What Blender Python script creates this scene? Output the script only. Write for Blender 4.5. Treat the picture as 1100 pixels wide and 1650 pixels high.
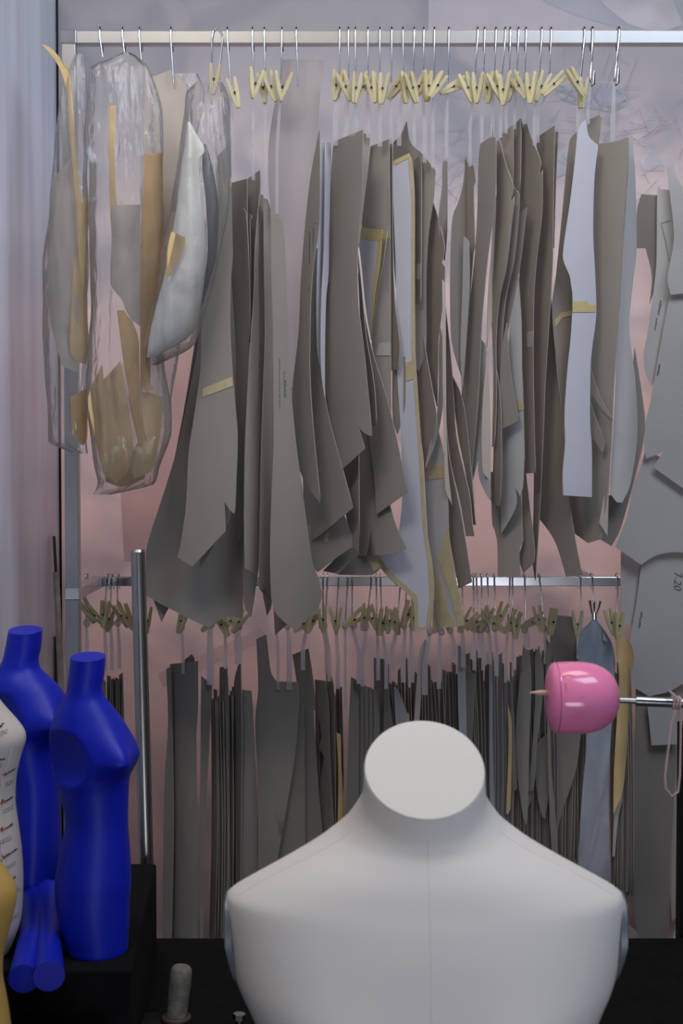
import bpy, bmesh, math, random
from mathutils import Vector, Matrix, noise

for o in list(bpy.data.objects):
    bpy.data.objects.remove(o, do_unlink=True)
scene = bpy.context.scene
COL = scene.collection

# ------------------------------------------------------------------ camera
F_PX = 1650 * 50.0 / 36.0
CAM = Vector((0.0, 0.0, 1.35))
PITCH = math.radians(-2.0)
cam_data = bpy.data.cameras.new('camera')
cam_data.sensor_fit = 'VERTICAL'
cam_data.sensor_height = 36.0
cam_data.sensor_width = 24.0
cam_data.lens = 50.0
cam_data.clip_start = 0.05
cam_data.dof.use_dof = True
cam_data.dof.focus_distance = 2.25
cam_data.dof.aperture_fstop = 8.0
cam = bpy.data.objects.new('camera', cam_data)
cam.location = CAM
cam.rotation_euler = (math.radians(90.0) + PITCH, 0, 0)
COL.objects.link(cam)
scene.camera = cam

# ------------------------------------------------------------------ world, lights, exposure
world = bpy.data.worlds.new('world')
scene.world = world
world.use_nodes = True
bg = world.node_tree.nodes['Background']
bg.inputs[0].default_value = (0.62, 0.70, 0.92, 1)
bg.inputs[1].default_value = 0.035

def area(name, loc, target, size, size_y, power, color):
    l = bpy.data.lights.new(name, 'AREA')
    l.shape = 'RECTANGLE'; l.size = size; l.size_y = size_y
    l.energy = power; l.color = color
    o = bpy.data.objects.new(name, l)
    o.location = loc
    o.rotation_euler = (Vector(target) - Vector(loc)).to_track_quat('-Z', 'Y').to_euler()
    COL.objects.link(o)
    return o
area('ceiling_light', (0.42, 1.62, 2.80), (0.0, 2.2, 1.3), 0.8, 0.5, 9.5, (1.0, 0.90, 0.80))
area('left_fill_light', (-0.45, 1.15, 2.85), (-0.2, 2.2, 1.5), 0.6, 0.4, 13, (1.0, 0.91, 0.81))  # added warm fill, no fixture behind it; brightens the bags at left
area('window_light', (1.0, 0.90, 2.95), (-0.1, 2.4, 1.7), 0.9, 0.7, 21, (0.68, 0.81, 1.0))
area('torso_fill_light', (0.35, -0.7, 0.60), (0.08, 1.4, 0.85), 0.8, 0.45, 11, (0.86, 0.90, 1.0))  # unseen fill added low in front to brighten the white torso's chest
area('back_room_light', (0.1, 3.55, 1.50), (0.1, 2.8, 1.50), 2.4, 0.8, 34, (1.0, 0.96, 0.95))

scene.view_settings.view_transform = 'Standard'
scene.view_settings.look = 'None'
scene.view_settings.gamma = 1.0
scene.view_settings.use_curve_mapping = False
scene.view_settings.exposure = -0.2
try:
    scene.cycles.transparent_max_bounces = 24
except Exception:
    pass

# ------------------------------------------------------------------ helpers
def ray(px, py):
    a = (px - 550.0) / F_PX
    b = -(py - 825.0) / F_PX
    cy, sy = math.cos(PITCH), math.sin(PITCH)
    y = cy - b * sy
    z = sy + b * cy
    return a / y, z / y          # X and Z per unit of Y

def P(px, py, Y):
    dx, dz = ray(px, py)
    return Vector((CAM.x + dx * Y, Y, CAM.z + dz * Y))

def props(o, label=None, cat=None, group=None, kind=None):
    if label: o['label'] = label
    if cat: o['category'] = cat
    if group: o['group'] = group
    if kind: o['kind'] = kind
    return o

def link(name, verts, faces, mats, parent=None, origin=None, smooth=True, face_mats=None, sharp=None, sharp_angle=None, recalc=True):
    """verts in world coordinates; the object's origin goes to `origin` (or the parent's)."""
    if parent is not None:
        org = Vector(parent['_o']) if '_o' in parent else Vector((0, 0, 0))
    elif origin is None:
        xs = [v[0] for v in verts]; ys = [v[1] for v in verts]; zs = [v[2] for v in verts]
        org = Vector(((min(xs) + max(xs)) / 2, (min(ys) + max(ys)) / 2, min(zs)))
    else:
        org = Vector(origin)
    me = bpy.data.meshes.new(name)
    me.from_pydata([Vector(v) - org for v in verts], [], faces)
    if not isinstance(mats, (list, tuple)): mats = [mats]
    for m in mats: me.materials.append(m)
    if face_mats:
        me.polygons.foreach_set('material_index', face_mats)
    bm = bmesh.new(); bm.from_mesh(me)
    if recalc: bmesh.ops.recalc_face_normals(bm, faces=bm.faces[:])
    bm.to_mesh(me); bm.free()
    me.polygons.foreach_set('use_smooth', [smooth] * len(me.polygons))
    if smooth and sharp_angle is not None:
        me.set_sharp_from_angle(angle=math.radians(sharp_angle))
    me.update()
    o = bpy.data.objects.new(name, me)
    COL.objects.link(o)
    if parent is not None:
        o.parent = parent
    else:
        o.location = org
    o['_o'] = org[:]
    return o

def empty(name, loc, label, cat, group=None):
    o = bpy.data.objects.new(name, None)
    o.empty_display_size = 0.03
    o.location = loc
    o['_o'] = Vector(loc)[:]
    COL.objects.link(o)
    return props(o, label, cat, group)

def box_geo(x0, x1, y0, y1, z0, z1):
    v = [(x0, y0, z0), (x1, y0, z0), (x1, y1, z0), (x0, y1, z0), (x0, y0, z1), (x1, y0, z1), (x1, y1, z1), (x0, y1, z1)]
    f = [(0, 3, 2, 1), (4, 5, 6, 7), (0, 1, 5, 4), (1, 2, 6, 5), (2, 3, 7, 6), (3, 0, 4, 7)]
    return v, f

def box(name, b, mat, parent=None, bevel=0.0):
    v, f = box_geo(*b)
    o = link(name, v, f, mat, parent, smooth=False)
    if bevel:
        m = o.modifiers.new('bevel', 'BEVEL'); m.width = bevel; m.segments = 2
    return o

def tube_geo(path, radii, n=8, cap=True):
    path = [Vector(p) for p in path]
    if not isinstance(radii, (list, tuple)): radii = [radii] * len(path)
    verts, faces = [], []
    ref = None
    for i, p in enumerate(path):
        t = (path[min(i + 1, len(path) - 1)] - path[max(i - 1, 0)]).normalized()
        if ref is None:
            ref = Vector((1, 0, 0)) if abs(t.x) < 0.8 else Vector((0, 0, 1))
        u = (ref - t * ref.dot(t)).normalized()
        w = t.cross(u)
        ref = u
        for k in range(n):
            a = 2 * math.pi * k / n
            verts.append(p + (u * math.cos(a) + w * math.sin(a)) * radii[i])
    for i in range(len(path) - 1):
        for k in range(n):
            k2 = (k + 1) % n
            faces.append((i * n + k, i * n + k2, (i + 1) * n + k2, (i + 1) * n + k))
    if cap:
        faces.append(tuple(range(n)))
        faces.append(tuple(range((len(path) - 1) * n, len(path) * n)))
    return verts, faces

def tube(name, path, radii, mat, parent=None, n=8, sharp_angle=50):
    v, f = tube_geo(path, radii, n)
    return link(name, v, f, mat, parent, sharp_angle=sharp_angle)

# ------------------------------------------------------------------ materials
def mat_new(name):
    m = bpy.data.materials.new(name); m.use_nodes = True
    nt = m.node_tree
    return m, nt, nt.nodes['Principled BSDF']

def simple(name, col, rough=0.7, metal=0.0, noise_amt=0.06, noise_scale=20.0, bump=0.0, bump_scale=200.0, spec=None, random_amt=0.0, stretch=None, trans=0.0):
    m, nt, b = mat_new(name)
    b.inputs['Roughness'].default_value = rough
    b.inputs['Metallic'].default_value = metal
    if spec is not None: b.inputs['Specular IOR Level'].default_value = spec
    tc = nt.nodes.new('ShaderNodeTexCoord')
    mp = nt.nodes.new('ShaderNodeMapping')
    nt.links.new(tc.outputs['Object'], mp.inputs[0])
    if stretch: mp.inputs['Scale'].default_value = stretch
    nz = nt.nodes.new('ShaderNodeTexNoise'); nz.inputs['Scale'].default_value = noise_scale; nz.inputs['Detail'].default_value = 4
    nt.links.new(mp.outputs[0], nz.inputs['Vector'])
    mr = nt.nodes.new('ShaderNodeMapRange')
    mr.inputs['From Min'].default_value = 0.3; mr.inputs['From Max'].default_value = 0.7
    mr.inputs['To Min'].default_value = 1 - noise_amt; mr.inputs['To Max'].default_value = 1 + noise_amt
    nt.links.new(nz.outputs['Fac'], mr.inputs['Value'])
    val = mr.outputs[0]
    if random_amt:
        oi = nt.nodes.new('ShaderNodeObjectInfo')
        m2 = nt.nodes.new('ShaderNodeMapRange')
        m2.inputs['To Min'].default_value = 1 - random_amt; m2.inputs['To Max'].default_value = 1 + random_amt
        nt.links.new(oi.outputs['Random'], m2.inputs['Value'])
        mu = nt.nodes.new('ShaderNodeMath'); mu.operation = 'MULTIPLY'
        nt.links.new(val, mu.inputs[0]); nt.links.new(m2.outputs[0], mu.inputs[1])
        val = mu.outputs[0]
    mx = nt.nodes.new('ShaderNodeVectorMath'); mx.operation = 'SCALE'
    mx.inputs[0].default_value = col
    nt.links.new(val, mx.inputs['Scale'])
    nt.links.new(mx.outputs[0], b.inputs['Base Color'])
    if bump:
        n2 = nt.nodes.new('ShaderNodeTexNoise'); n2.inputs['Scale'].default_value = bump_scale; n2.inputs['Detail'].default_value = 3
        nt.links.new(mp.outputs[0], n2.inputs['Vector'])
        bp = nt.nodes.new('ShaderNodeBump'); bp.inputs['Strength'].default_value = bump; bp.inputs['Distance'].default_value = 0.002
        nt.links.new(n2.outputs['Fac'], bp.inputs['Height'])
        nt.links.new(bp.outputs[0], b.inputs['Normal'])
    if trans:
        tl = nt.nodes.new('ShaderNodeBsdfTranslucent'); nt.links.new(mx.outputs[0], tl.inputs[0])
        ms = nt.nodes.new('ShaderNodeMixShader'); ms.inputs[0].default_value = trans
        nt.links.new(b.outputs[0], ms.inputs[1]); nt.links.new(tl.outputs[0], ms.inputs[2])
        nt.links.new(ms.outputs[0], nt.nodes['Material Output'].inputs[0])
    return m

def clear_plastic(name, haze, haze_col, gloss_rough=0.12, bump=0.6, tint=(0.97, 0.97, 0.97), bscale=26.0, gloss=1.0, stretch=(1, 1, 0.35)):
    m = bpy.data.materials.new(name); m.use_nodes = True
    nt = m.node_tree; nt.nodes.clear()
    out = nt.nodes.new('ShaderNodeOutputMaterial')
    tr = nt.nodes.new('ShaderNodeBsdfTransparent'); tr.inputs[0].default_value = (*tint, 1)
    df = nt.nodes.new('ShaderNodeBsdfDiffuse'); df.inputs[0].default_value = (*haze_col, 1)
    tl = nt.nodes.new('ShaderNodeBsdfTranslucent'); tl.inputs[0].default_value = (*haze_col, 1)
    gl = nt.nodes.new('ShaderNodeBsdfGlossy'); gl.inputs['Roughness'].default_value = gloss_rough
    tc = nt.nodes.new('ShaderNodeTexCoord'); mp = nt.nodes.new('ShaderNodeMapping')
    mp.inputs['Scale'].default_value = stretch
    nt.links.new(tc.outputs['Object'], mp.inputs[0])
    nz = nt.nodes.new('ShaderNodeTexNoise'); nz.inputs['Scale'].default_value = bscale; nz.inputs['Detail'].default_value = 5
    nz.inputs['Distortion'].default_value = 1.2
    nt.links.new(mp.outputs[0], nz.inputs['Vector'])
    bp = nt.nodes.new('ShaderNodeBump'); bp.inputs['Strength'].default_value = bump; bp.inputs['Distance'].default_value = 0.01
    nt.links.new(nz.outputs['Fac'], bp.inputs['Height'])
    nt.links.new(bp.outputs[0], gl.inputs['Normal']); 
    m1 = nt.nodes.new('ShaderNodeMixShader'); m1.inputs[0].default_value = 0.5
    nt.links.new(df.outputs[0], m1.inputs[1]); nt.links.new(tl.outputs[0], m1.inputs[2])
    m2 = nt.nodes.new('ShaderNodeMixShader'); m2.inputs[0].default_value = haze
    nt.links.new(tr.outputs[0], m2.inputs[1]); nt.links.new(m1.outputs[0], m2.inputs[2])
    fr = nt.nodes.new('ShaderNodeFresnel'); fr.inputs['IOR'].default_value = 1.45
    nt.links.new(bp.outputs[0], fr.inputs['Normal'])
    mul = nt.nodes.new('ShaderNodeMath'); mul.operation = 'MULTIPLY'; mul.inputs[1].default_value = gloss; mul.use_clamp = True
    nt.links.new(fr.outputs[0], mul.inputs[0])
    m3 = nt.nodes.new('ShaderNodeMixShader')
    nt.links.new(mul.outputs[0], m3.inputs[0]); nt.links.new(m2.outputs[0], m3.inputs[1]); nt.links.new(gl.outputs[0], m3.inputs[2])
    nt.links.new(m3.outputs[0], out.inputs[0])
    return m

M = {}
M['card'] = simple('grey_card', (0.275, 0.252, 0.228), 0.8, noise_amt=0.035, noise_scale=14, random_amt=0.10, spec=0.25)
M['card_pale'] = simple('pale_grey_card', (0.53, 0.53, 0.535), 0.75, noise_amt=0.03, noise_scale=14, random_amt=0.06, spec=0.25)
M['card_edge'] = simple('card_cut_edge', (0.34, 0.315, 0.285), 0.85, spec=0.2)
M['card_cool'] = simple('blue_grey_card', (0.42, 0.42, 0.435), 0.75, noise_amt=0.03, noise_scale=14, random_amt=0.06, spec=0.25)
M['white'] = simple('white_card', (0.50, 0.515, 0.59), 0.7, noise_amt=0.02, spec=0.25)
M['cream'] = simple('cream_paper', (0.88, 0.69, 0.37), 0.7, trans=0.35, noise_amt=0.10, noise_scale=12, spec=0.3, bump=0.25, bump_scale=60)
M['amber'] = simple('amber_paper', (0.80, 0.55, 0.22), 0.65, trans=0.35, noise_amt=0.12, noise_scale=10, spec=0.3, bump=0.25, bump_scale=60)
M['pale_paper'] = simple('pale_tissue', (0.72, 0.66, 0.60), 0.8, trans=0.4, noise_amt=0.05, noise_scale=10, spec=0.2)
M['tape'] = simple('masking_tape', (0.47, 0.40, 0.25), 0.5, noise_amt=0.10, noise_scale=60)
M['yellow_tape'] = simple('yellow_tape', (0.52, 0.44, 0.22), 0.45, noise_amt=0.08, noise_scale=60)
M['tape_clear'] = simple('dull_clear_tape', (0.37, 0.36, 0.34), 0.3, noise_amt=0.05)
M['cloth_white'] = simple('white_cloth', (0.92, 0.90, 0.85), 0.75, noise_amt=0.04, bump=0.4, bump_scale=40)
M['cloth_blue'] = simple('blue_grey_cloth', (0.33, 0.36, 0.42), 0.9, noise_amt=0.06, noise_scale=30, bump=0.3, bump_scale=90)
M['dark_plastic'] = simple('dark_smoky_lining', (0.10, 0.11, 0.12), 0.35, noise_amt=0.2)
M['steel'] = simple('chrome_steel', (0.42, 0.42, 0.43), 0.2, 1.0, noise_amt=0.04)
M['rail'] = simple('rail_steel', (0.40, 0.40, 0.40), 0.36, 1.0, noise_amt=0.05, noise_scale=8)
M['pole'] = simple('satin_steel', (0.42, 0.41, 0.39), 0.33, 1.0, noise_amt=0.08, noise_scale=30)
M['wire'] = simple('bright_wire', (0.66, 0.67, 0.68), 0.18, 1.0, noise_amt=0.03)
M['peg'] = simple('cream_peg_plastic', (0.82, 0.77, 0.54), 0.45, trans=0.5, noise_amt=0.08, random_amt=0.10)
M['spring'] = simple('dark_spring', (0.05, 0.05, 0.05), 0.4, 0.8)
M['ribbon'] = clear_plastic('clear_strap', 0.34, (0.92, 0.92, 0.97), 0.25, 0.2, gloss=0.8)
M['ribbon_white'] = clear_plastic('milky_strap', 0.60, (0.88, 0.87, 0.90), 0.35, 0.3, gloss=0.6)
M['tracing'] = clear_plastic('tracing_paper', 0.66, (0.62, 0.59, 0.60), 0.6, 0.1, gloss=0.2)
M['bag'] = clear_plastic('clear_bag_plastic', 0.13, (0.92, 0.91, 0.94), 0.10, 0.35, bscale=70, gloss=0.85)
M['bag_milky'] = clear_plastic('milky_bag_plastic', 0.18, (0.92, 0.89, 0.88), 0.12, 0.35, bscale=60, gloss=0.9)
M['mannequin'] = simple('off_white_jersey', (0.80, 0.765, 0.74), 0.85, noise_amt=0.012, noise_scale=6, spec=0.2, bump=0.04, bump_scale=900)
M['mannequin_cap'] = simple('off_white_neck_cap', (0.78, 0.755, 0.71), 0.8, noise_amt=0.012, noise_scale=6, spec=0.2)
M['plate'] = simple('armhole_plate_grey', (0.16, 0.18, 0.21), 0.4, 0.2)
M['black'] = simple('black_felt', (0.005, 0.0055, 0.006), 0.95, spec=0.12, noise_amt=0.3, noise_scale=60, bump=0.2, bump_scale=300)
M['black_paint'] = simple('black_paint', (0.004, 0.004, 0.005), 0.6, spec=0.2)
M['pink'] = simple('pink_plastic', (0.97, 0.27, 0.51), 0.13, noise_amt=0.05, noise_scale=18)
M['rust'] = simple('orange_scuff', (0.75, 0.20, 0.12), 0.5)
M['groove'] = simple('groove_pink', (0.42, 0.12, 0.20), 0.5)
M['wood'] = simple('pale_wood', (0.62, 0.43, 0.30), 0.6, noise_amt=0.1, noise_scale=60)
M['band'] = simple('pink_elastic', (0.62, 0.43, 0.42), 0.7)
M['yellow'] = simple('yellow_plastic', (0.50, 0.315, 0.085), 0.55, noise_amt=0.04, noise_scale=10)
M['handle'] = simple('worn_handle', (0.16, 0.15, 0.125), 0.65, noise_amt=0.35, noise_scale=70, bump=0.4, bump_scale=150)
M['paint_white'] = simple('chipped_white_paint', (0.42, 0.42, 0.39), 0.6, noise_amt=0.35, noise_scale=30)
M['brown'] = simple('dark_brown_wood', (0.055, 0.04, 0.03), 0.6, noise_amt=0.2)
M['floor'] = simple('dark_floor', (0.06, 0.055, 0.05), 0.6, noise_amt=0.15, noise_scale=6)
M['ink'] = simple('dark_ink', (0.03, 0.03, 0.035), 0.7)
M['pencil'] = simple('grey_pencil', (0.13, 0.13, 0.13), 0.7)
M['red_ink'] = simple('red_ink', (0.30, 0.03, 0.03), 0.7)
M['print_cloth'] = simple('printed_cotton', (0.56, 0.50, 0.47), 0.85, noise_amt=0.03, noise_scale=20)
M['seam'] = simple('seam_thread', (0.66, 0.62, 0.60), 0.8)
M['seam_dark'] = simple('torso_seam_thread', (0.77, 0.735, 0.71), 0.9)  # thread colour slightly darker than the torso jersey
M['mural_blue'] = simple('mural_blue_grey', (0.86, 0.885, 0.92), 0.7, trans=0.8, noise_amt=0.06, noise_scale=6)
M['mural_line'] = simple('mural_line_grey', (0.50, 0.50, 0.58), 0.7, trans=0.6)
M['mural_pale'] = simple('mural_pale_line', (0.97, 0.95, 0.97), 0.7, trans=0.8)
M['fabric_pink'] = simple('pink_woven_fabric', (0.93, 0.86, 0.85), 0.9, trans=0.8, noise_amt=0.06, noise_scale=8, bump=0.8, bump_scale=420)

def blue_plastic():
    m, nt, b = mat_new('blue_printed_plastic')
    b.inputs['Base Color'].default_value = (0.006, 0.017, 0.42, 1)
    b.inputs['Roughness'].default_value = 0.42
    b.inputs['Specular IOR Level'].default_value = 0.28
    tc = nt.nodes.new('ShaderNodeTexCoord')
    wv = nt.nodes.new('ShaderNodeTexWave'); wv.wave_type = 'BANDS'; wv.bands_direction = 'Z'
    wv.inputs['Scale'].default_value = 260; wv.inputs['Distortion'].default_value = 0.3
    nt.links.new(tc.outputs['Object'], wv.inputs['Vector'])
    bp = nt.nodes.new('ShaderNodeBump'); bp.inputs['Strength'].default_value = 0.12; bp.inputs['Distance'].default_value = 0.0008
    nt.links.new(wv.outputs['Fac'], bp.inputs['Height'])
    nt.links.new(bp.outputs[0], b.inputs['Normal'])
    return m
M['blue'] = blue_plastic()

def wall_mat():
    m, nt, b = mat_new('frosted_mural_panel')
    b.inputs['Roughness'].default_value = 0.6
    tc = nt.nodes.new('ShaderNodeTexCoord')
    sp = nt.nodes.new('ShaderNodeSeparateXYZ'); nt.links.new(tc.outputs['Object'], sp.inputs[0])
    cr = nt.nodes.new('ShaderNodeValToRGB')
    mr = nt.nodes.new('ShaderNodeMapRange'); mr.inputs['From Min'].default_value = 0.0; mr.inputs['From Max'].default_value = 2.6
    nz = nt.nodes.new('ShaderNodeTexNoise'); nz.inputs['Scale'].default_value = 2.2; nz.inputs['Detail'].default_value = 3
    nt.links.new(tc.outputs['Object'], nz.inputs['Vector'])
    ad = nt.nodes.new('ShaderNodeMath'); ad.operation = 'MULTIPLY_ADD'; ad.inputs[1].default_value = 0.55
    nt.links.new(nz.outputs['Fac'], ad.inputs[0])
    sb = nt.nodes.new('ShaderNodeMath'); sb.operation = 'SUBTRACT'; sb.inputs[1].default_value = 0.275
    nt.links.new(sp.outputs['Z'], sb.inputs[0]); nt.links.new(sb.outputs[0], ad.inputs[2])
    nt.links.new(ad.outputs[0], mr.inputs['Value']); nt.links.new(mr.outputs[0], cr.inputs[0])
    e = cr.color_ramp.elements
    e[0].position = 0.30; e[0].color = (0.58, 0.46, 0.45, 1)
    e[1].position = 0.86; e[1].color = (0.54, 0.535, 0.58, 1)
    x = e.new(0.56); x.color = (0.66, 0.55, 0.54, 1)
    x = e.new(0.70); x.color = (0.68, 0.62, 0.64, 1)
    n2 = nt.nodes.new('ShaderNodeTexNoise'); n2.inputs['Scale'].default_value = 4.5; n2.inputs['Detail'].default_value = 2; n2.inputs['Distortion'].default_value = 1.5
    nt.links.new(tc.outputs['Object'], n2.inputs['Vector'])
    c2 = nt.nodes.new('ShaderNodeValToRGB'); c2.color_ramp.elements[0].position = 0.42; c2.color_ramp.elements[1].position = 0.66
    c2.color_ramp.elements[0].color = (1, 1, 1, 1); c2.color_ramp.elements[1].color = (0.78, 0.82, 0.87, 1)
    nt.links.new(n2.outputs['Fac'], c2.inputs[0])
    mm = nt.nodes.new('ShaderNodeMix'); mm.data_type = 'RGBA'; mm.blend_type = 'MULTIPLY'; mm.inputs['Factor'].default_value = 1.0
    nt.links.new(cr.outputs[0], mm.inputs[6]); nt.links.new(c2.outputs[0], mm.inputs[7])
    cr = type('S', (), {'outputs': [mm.outputs[2]]})
    nt.links.new(cr.outputs[0], b.inputs['Base Color'])
    tl = nt.nodes.new('ShaderNodeBsdfTranslucent'); nt.links.new(cr.outputs[0], tl.inputs[0])
    mx = nt.nodes.new('ShaderNodeMixShader'); mx.inputs[0].default_value = 0.6
    nt.links.new(b.outputs[0], mx.inputs[1]); nt.links.new(tl.outputs[0], mx.inputs[2])
    nt.links.new(mx.outputs[0], nt.nodes['Material Output'].inputs[0])
    return m
M['wall'] = wall_mat()

def side_wall_mat():
    m, nt, b = mat_new('glossy_pale_blue_wall')
    b.inputs['Roughness'].default_value = 0.28
    b.inputs['Specular IOR Level'].default_value = 0.8
    tc = nt.nodes.new('ShaderNodeTexCoord'); mp = nt.nodes.new('ShaderNodeMapping'); mp.inputs['Scale'].default_value = (1, 7, 0.7)
    nt.links.new(tc.outputs['Object'], mp.inputs[0])
    nz = nt.nodes.new('ShaderNodeTexNoise'); nz.inputs['Scale'].default_value = 1.6; nz.inputs['Detail'].default_value = 3
    nt.links.new(mp.outputs[0], nz.inputs['Vector'])
    cr = nt.nodes.new('ShaderNodeValToRGB'); e = cr.color_ramp.elements
    e[0].position = 0.35; e[0].color = (0.56, 0.62, 0.76, 1); e[1].position = 0.65; e[1].color = (0.74, 0.82, 0.97, 1)
    nt.links.new(nz.outputs['Fac'], cr.inputs[0]); nt.links.new(cr.outputs[0], b.inputs['Base Color'])
    return m
M['side_wall'] = side_wall_mat()

# ------------------------------------------------------------------ the setting
WX = -0.565; WY = 2.85
props(box('floor', (WX, 2.2, -1.2, WY, -0.06, 0.0), M['floor']), kind='structure')
wall = props(box('wall_back', (WX, 2.2, WY, WY + 0.004, 0.0, 2.75), M['wall']), kind='structure')
props(box('wall_left', (WX - 0.08, WX, 1.62, WY + 0.08, 0.0, 2.75), M['side_wall']), kind='structure')
props(box('trim_1', (WX, WX + 0.004, WY - 0.004, WY, 0.0, 2.75), M['black_paint']), kind='structure')

def wall_patch(name, pts, mat, off, thick=0.001):
    v = [P(x, y, WY - off) for x, y in pts]
    n = len(v)
    v2 = [p + Vector((0, thick, 0)) for p in v]
    faces = [tuple(range(n)), tuple(range(n, 2 * n))] + [(i, (i + 1) % n, n + (i + 1) % n, n + i) for i in range(n)]
    return link(name, v + v2, faces, mat, wall, smooth=False)
wall['_o'] = wall.location[:]
wall_patch('mural_panel', [(690, -30), (1180, -30), (1180, 58), (690, 58)], simple('mural_lilac', (0.95, 0.93, 0.97), 0.6, noise_amt=0.02, trans=0.8), 0.0016)
wall_patch('mural_shape', [(838, -30), (1180, -30), (1180, 75), (1010, 50), (930, 25), (880, 5)], M['mural_blue'], 0.003)
wall_patch('mural_shape', [(960, -30), (1075, -20), (1100, 40), (1060, 55), (1010, 38), (970, 5)], M['mural_pale'], 0.0045)
wall_patch('mural_shape', [(892, 138), (930, 128), (985, 132), (1012, 150), (1010, 170), (985, 180), (940, 172), (905, 160)], M['mural_blue'], 0.003)
wall_patch('mural_shape', [(880, 255), (925, 235), (925, 275), (885, 290)], M['mural_blue'], 0.003)
wall_patch('mural_shape', [(1035, 262), (1052, 235), (1068, 262), (1070, 275), (1035, 275)], M['mural_blue'], 0.003)
wall_patch('mural_shape', [(255, 1085), (420, 1012), (430, 1030), (262, 1108)], simple('mural_mauve', (0.98, 0.93, 0.94), 0.7, trans=0.85), 0.003)
random.seed(5)
def needle_lines(name, cx, cy, sx, sy, n, lmin, lmax, mat, wpx=1.3):
    verts, faces = [], []
    for i in range(n):
        x = random.gauss(cx, sx); y = random.gauss(cy, sy); a = random.uniform(-1.3, 1.3); l = random.uniform(lmin, lmax) / 2
        dx, dy = math.cos(a), math.sin(a)
        q = [(x - dx * l - dy * wpx / 2, y - dy * l + dx * wpx / 2), (x + dx * l - dy * wpx / 2, y + dy * l + dx * wpx / 2),
             (x + dx * l + dy * wpx / 2, y + dy * l - dx * wpx / 2), (x - dx * l + dy * wpx / 2, y - dy * l - dx * wpx / 2)]
        b = len(verts)
        verts += [P(px, py, WY - 0.006 - 0.00005 * i) for px, py in q]
        faces.append((b, b + 1, b + 2, b + 3))
    o = link(name, verts, faces, mat, wall, smooth=False)
    o['kind'] = 'stuff'
    return o
needle_lines('mural_needle_strokes', 985, 205, 55, 45, 75, 18, 60, M['mural_line'], 1.0)
needle_lines('mural_needle_strokes', 745, 290, 45, 60, 60, 14, 45, M['mural_line'], 1.0)
needle_lines('mural_needle_strokes', 900, 130, 90, 40, 24, 14, 40, M['mural_line'], 0.9)

# woven pink cloth pinned flat on the wall behind the bags
def smooth_outline(pts, sub=3, corner=38.0):
    n = len(pts); out = []
    P2 = [Vector(p) for p in pts]
    def is_corner(i):
        a = P2[i] - P2[i - 1]; b = P2[(i + 1) % n] - P2[i]
        if a.length < 1e-6 or b.length < 1e-6: return True
        return a.angle(b) > math.radians(corner)
    cs = [is_corner(i) for i in range(n)]
    for i in range(n):
        p0, p1, p2, p3 = P2[i - 1], P2[i], P2[(i + 1) % n], P2[(i + 2) % n]
        seg = p2 - p1
        t1 = seg if cs[i] else (p2 - p0) / 2
        t2 = seg if cs[(i + 1) % n] else (p3 - p1) / 2
        L = seg.length
        if t1.length > 1.3 * L: t1 = t1 * (1.3 * L / t1.length)
        if t2.length > 1.3 * L: t2 = t2 * (1.3 * L / t2.length)
        out.append(p1)
        if L < 10 or (cs[i] and cs[(i + 1) % n]): continue
        for k in range(1, sub + 1):
            t = k / (sub + 1)
            h = p1 * (2*t**3 - 3*t**2 + 1) + t1 * (t**3 - 2*t**2 + t) + p2 * (-2*t**3 + 3*t**2) + t2 * (t**3 - t**2)
            out.append(h)
    return [(p.x, p.y) for p in out]

class Depth:
    """a bent sheet: distance as a function of world X along its width and of height"""
    def __init__(s, pts, Y0, slope, curl, flare, rough=0.0, seed=0):
        xs = [p[0] for p in pts]; ys = [p[1] for p in pts]
        xc = (min(xs) + max(xs)) / 2
        s.Y0 = Y0; s.s = slope; s.curl = curl; s.flare = flare; s.rough = rough; s.seed = seed
        s.y0, s.y1 = min(ys), max(ys)
        s.Xc = ray(xc, 600)[0] * Y0
        s.hw = max(0.006, (max(xs) - min(xs)) / 2 / F_PX * Y0)
    def at(s, px, py, off=0.0):
        dx, dz = ray(px, py)
        v = (py - s.y0) / max(1.0, s.y1 - s.y0)
        extra = 0.0; Y = s.Y0
        for k in range(5):
            Y = (s.Y0 + extra - s.s * s.Xc) / (1 - s.s * dx)
            u = (dx * Y - s.Xc) / s.hw
            extra = s.curl * (u * u - 0.33) - s.flare * v * v
            if s.rough:
                extra += s.rough * noise.noise(Vector((px * 0.035, py * 0.014, s.seed * 7.3)))
                extra += 0.4 * s.rough * noise.noise(Vector((px * 0.09, py * 0.05, s.seed * 3.1)))
        Y += off
        return Vector((CAM.x + dx * Y, Y, CAM.z + dz * Y))

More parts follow.
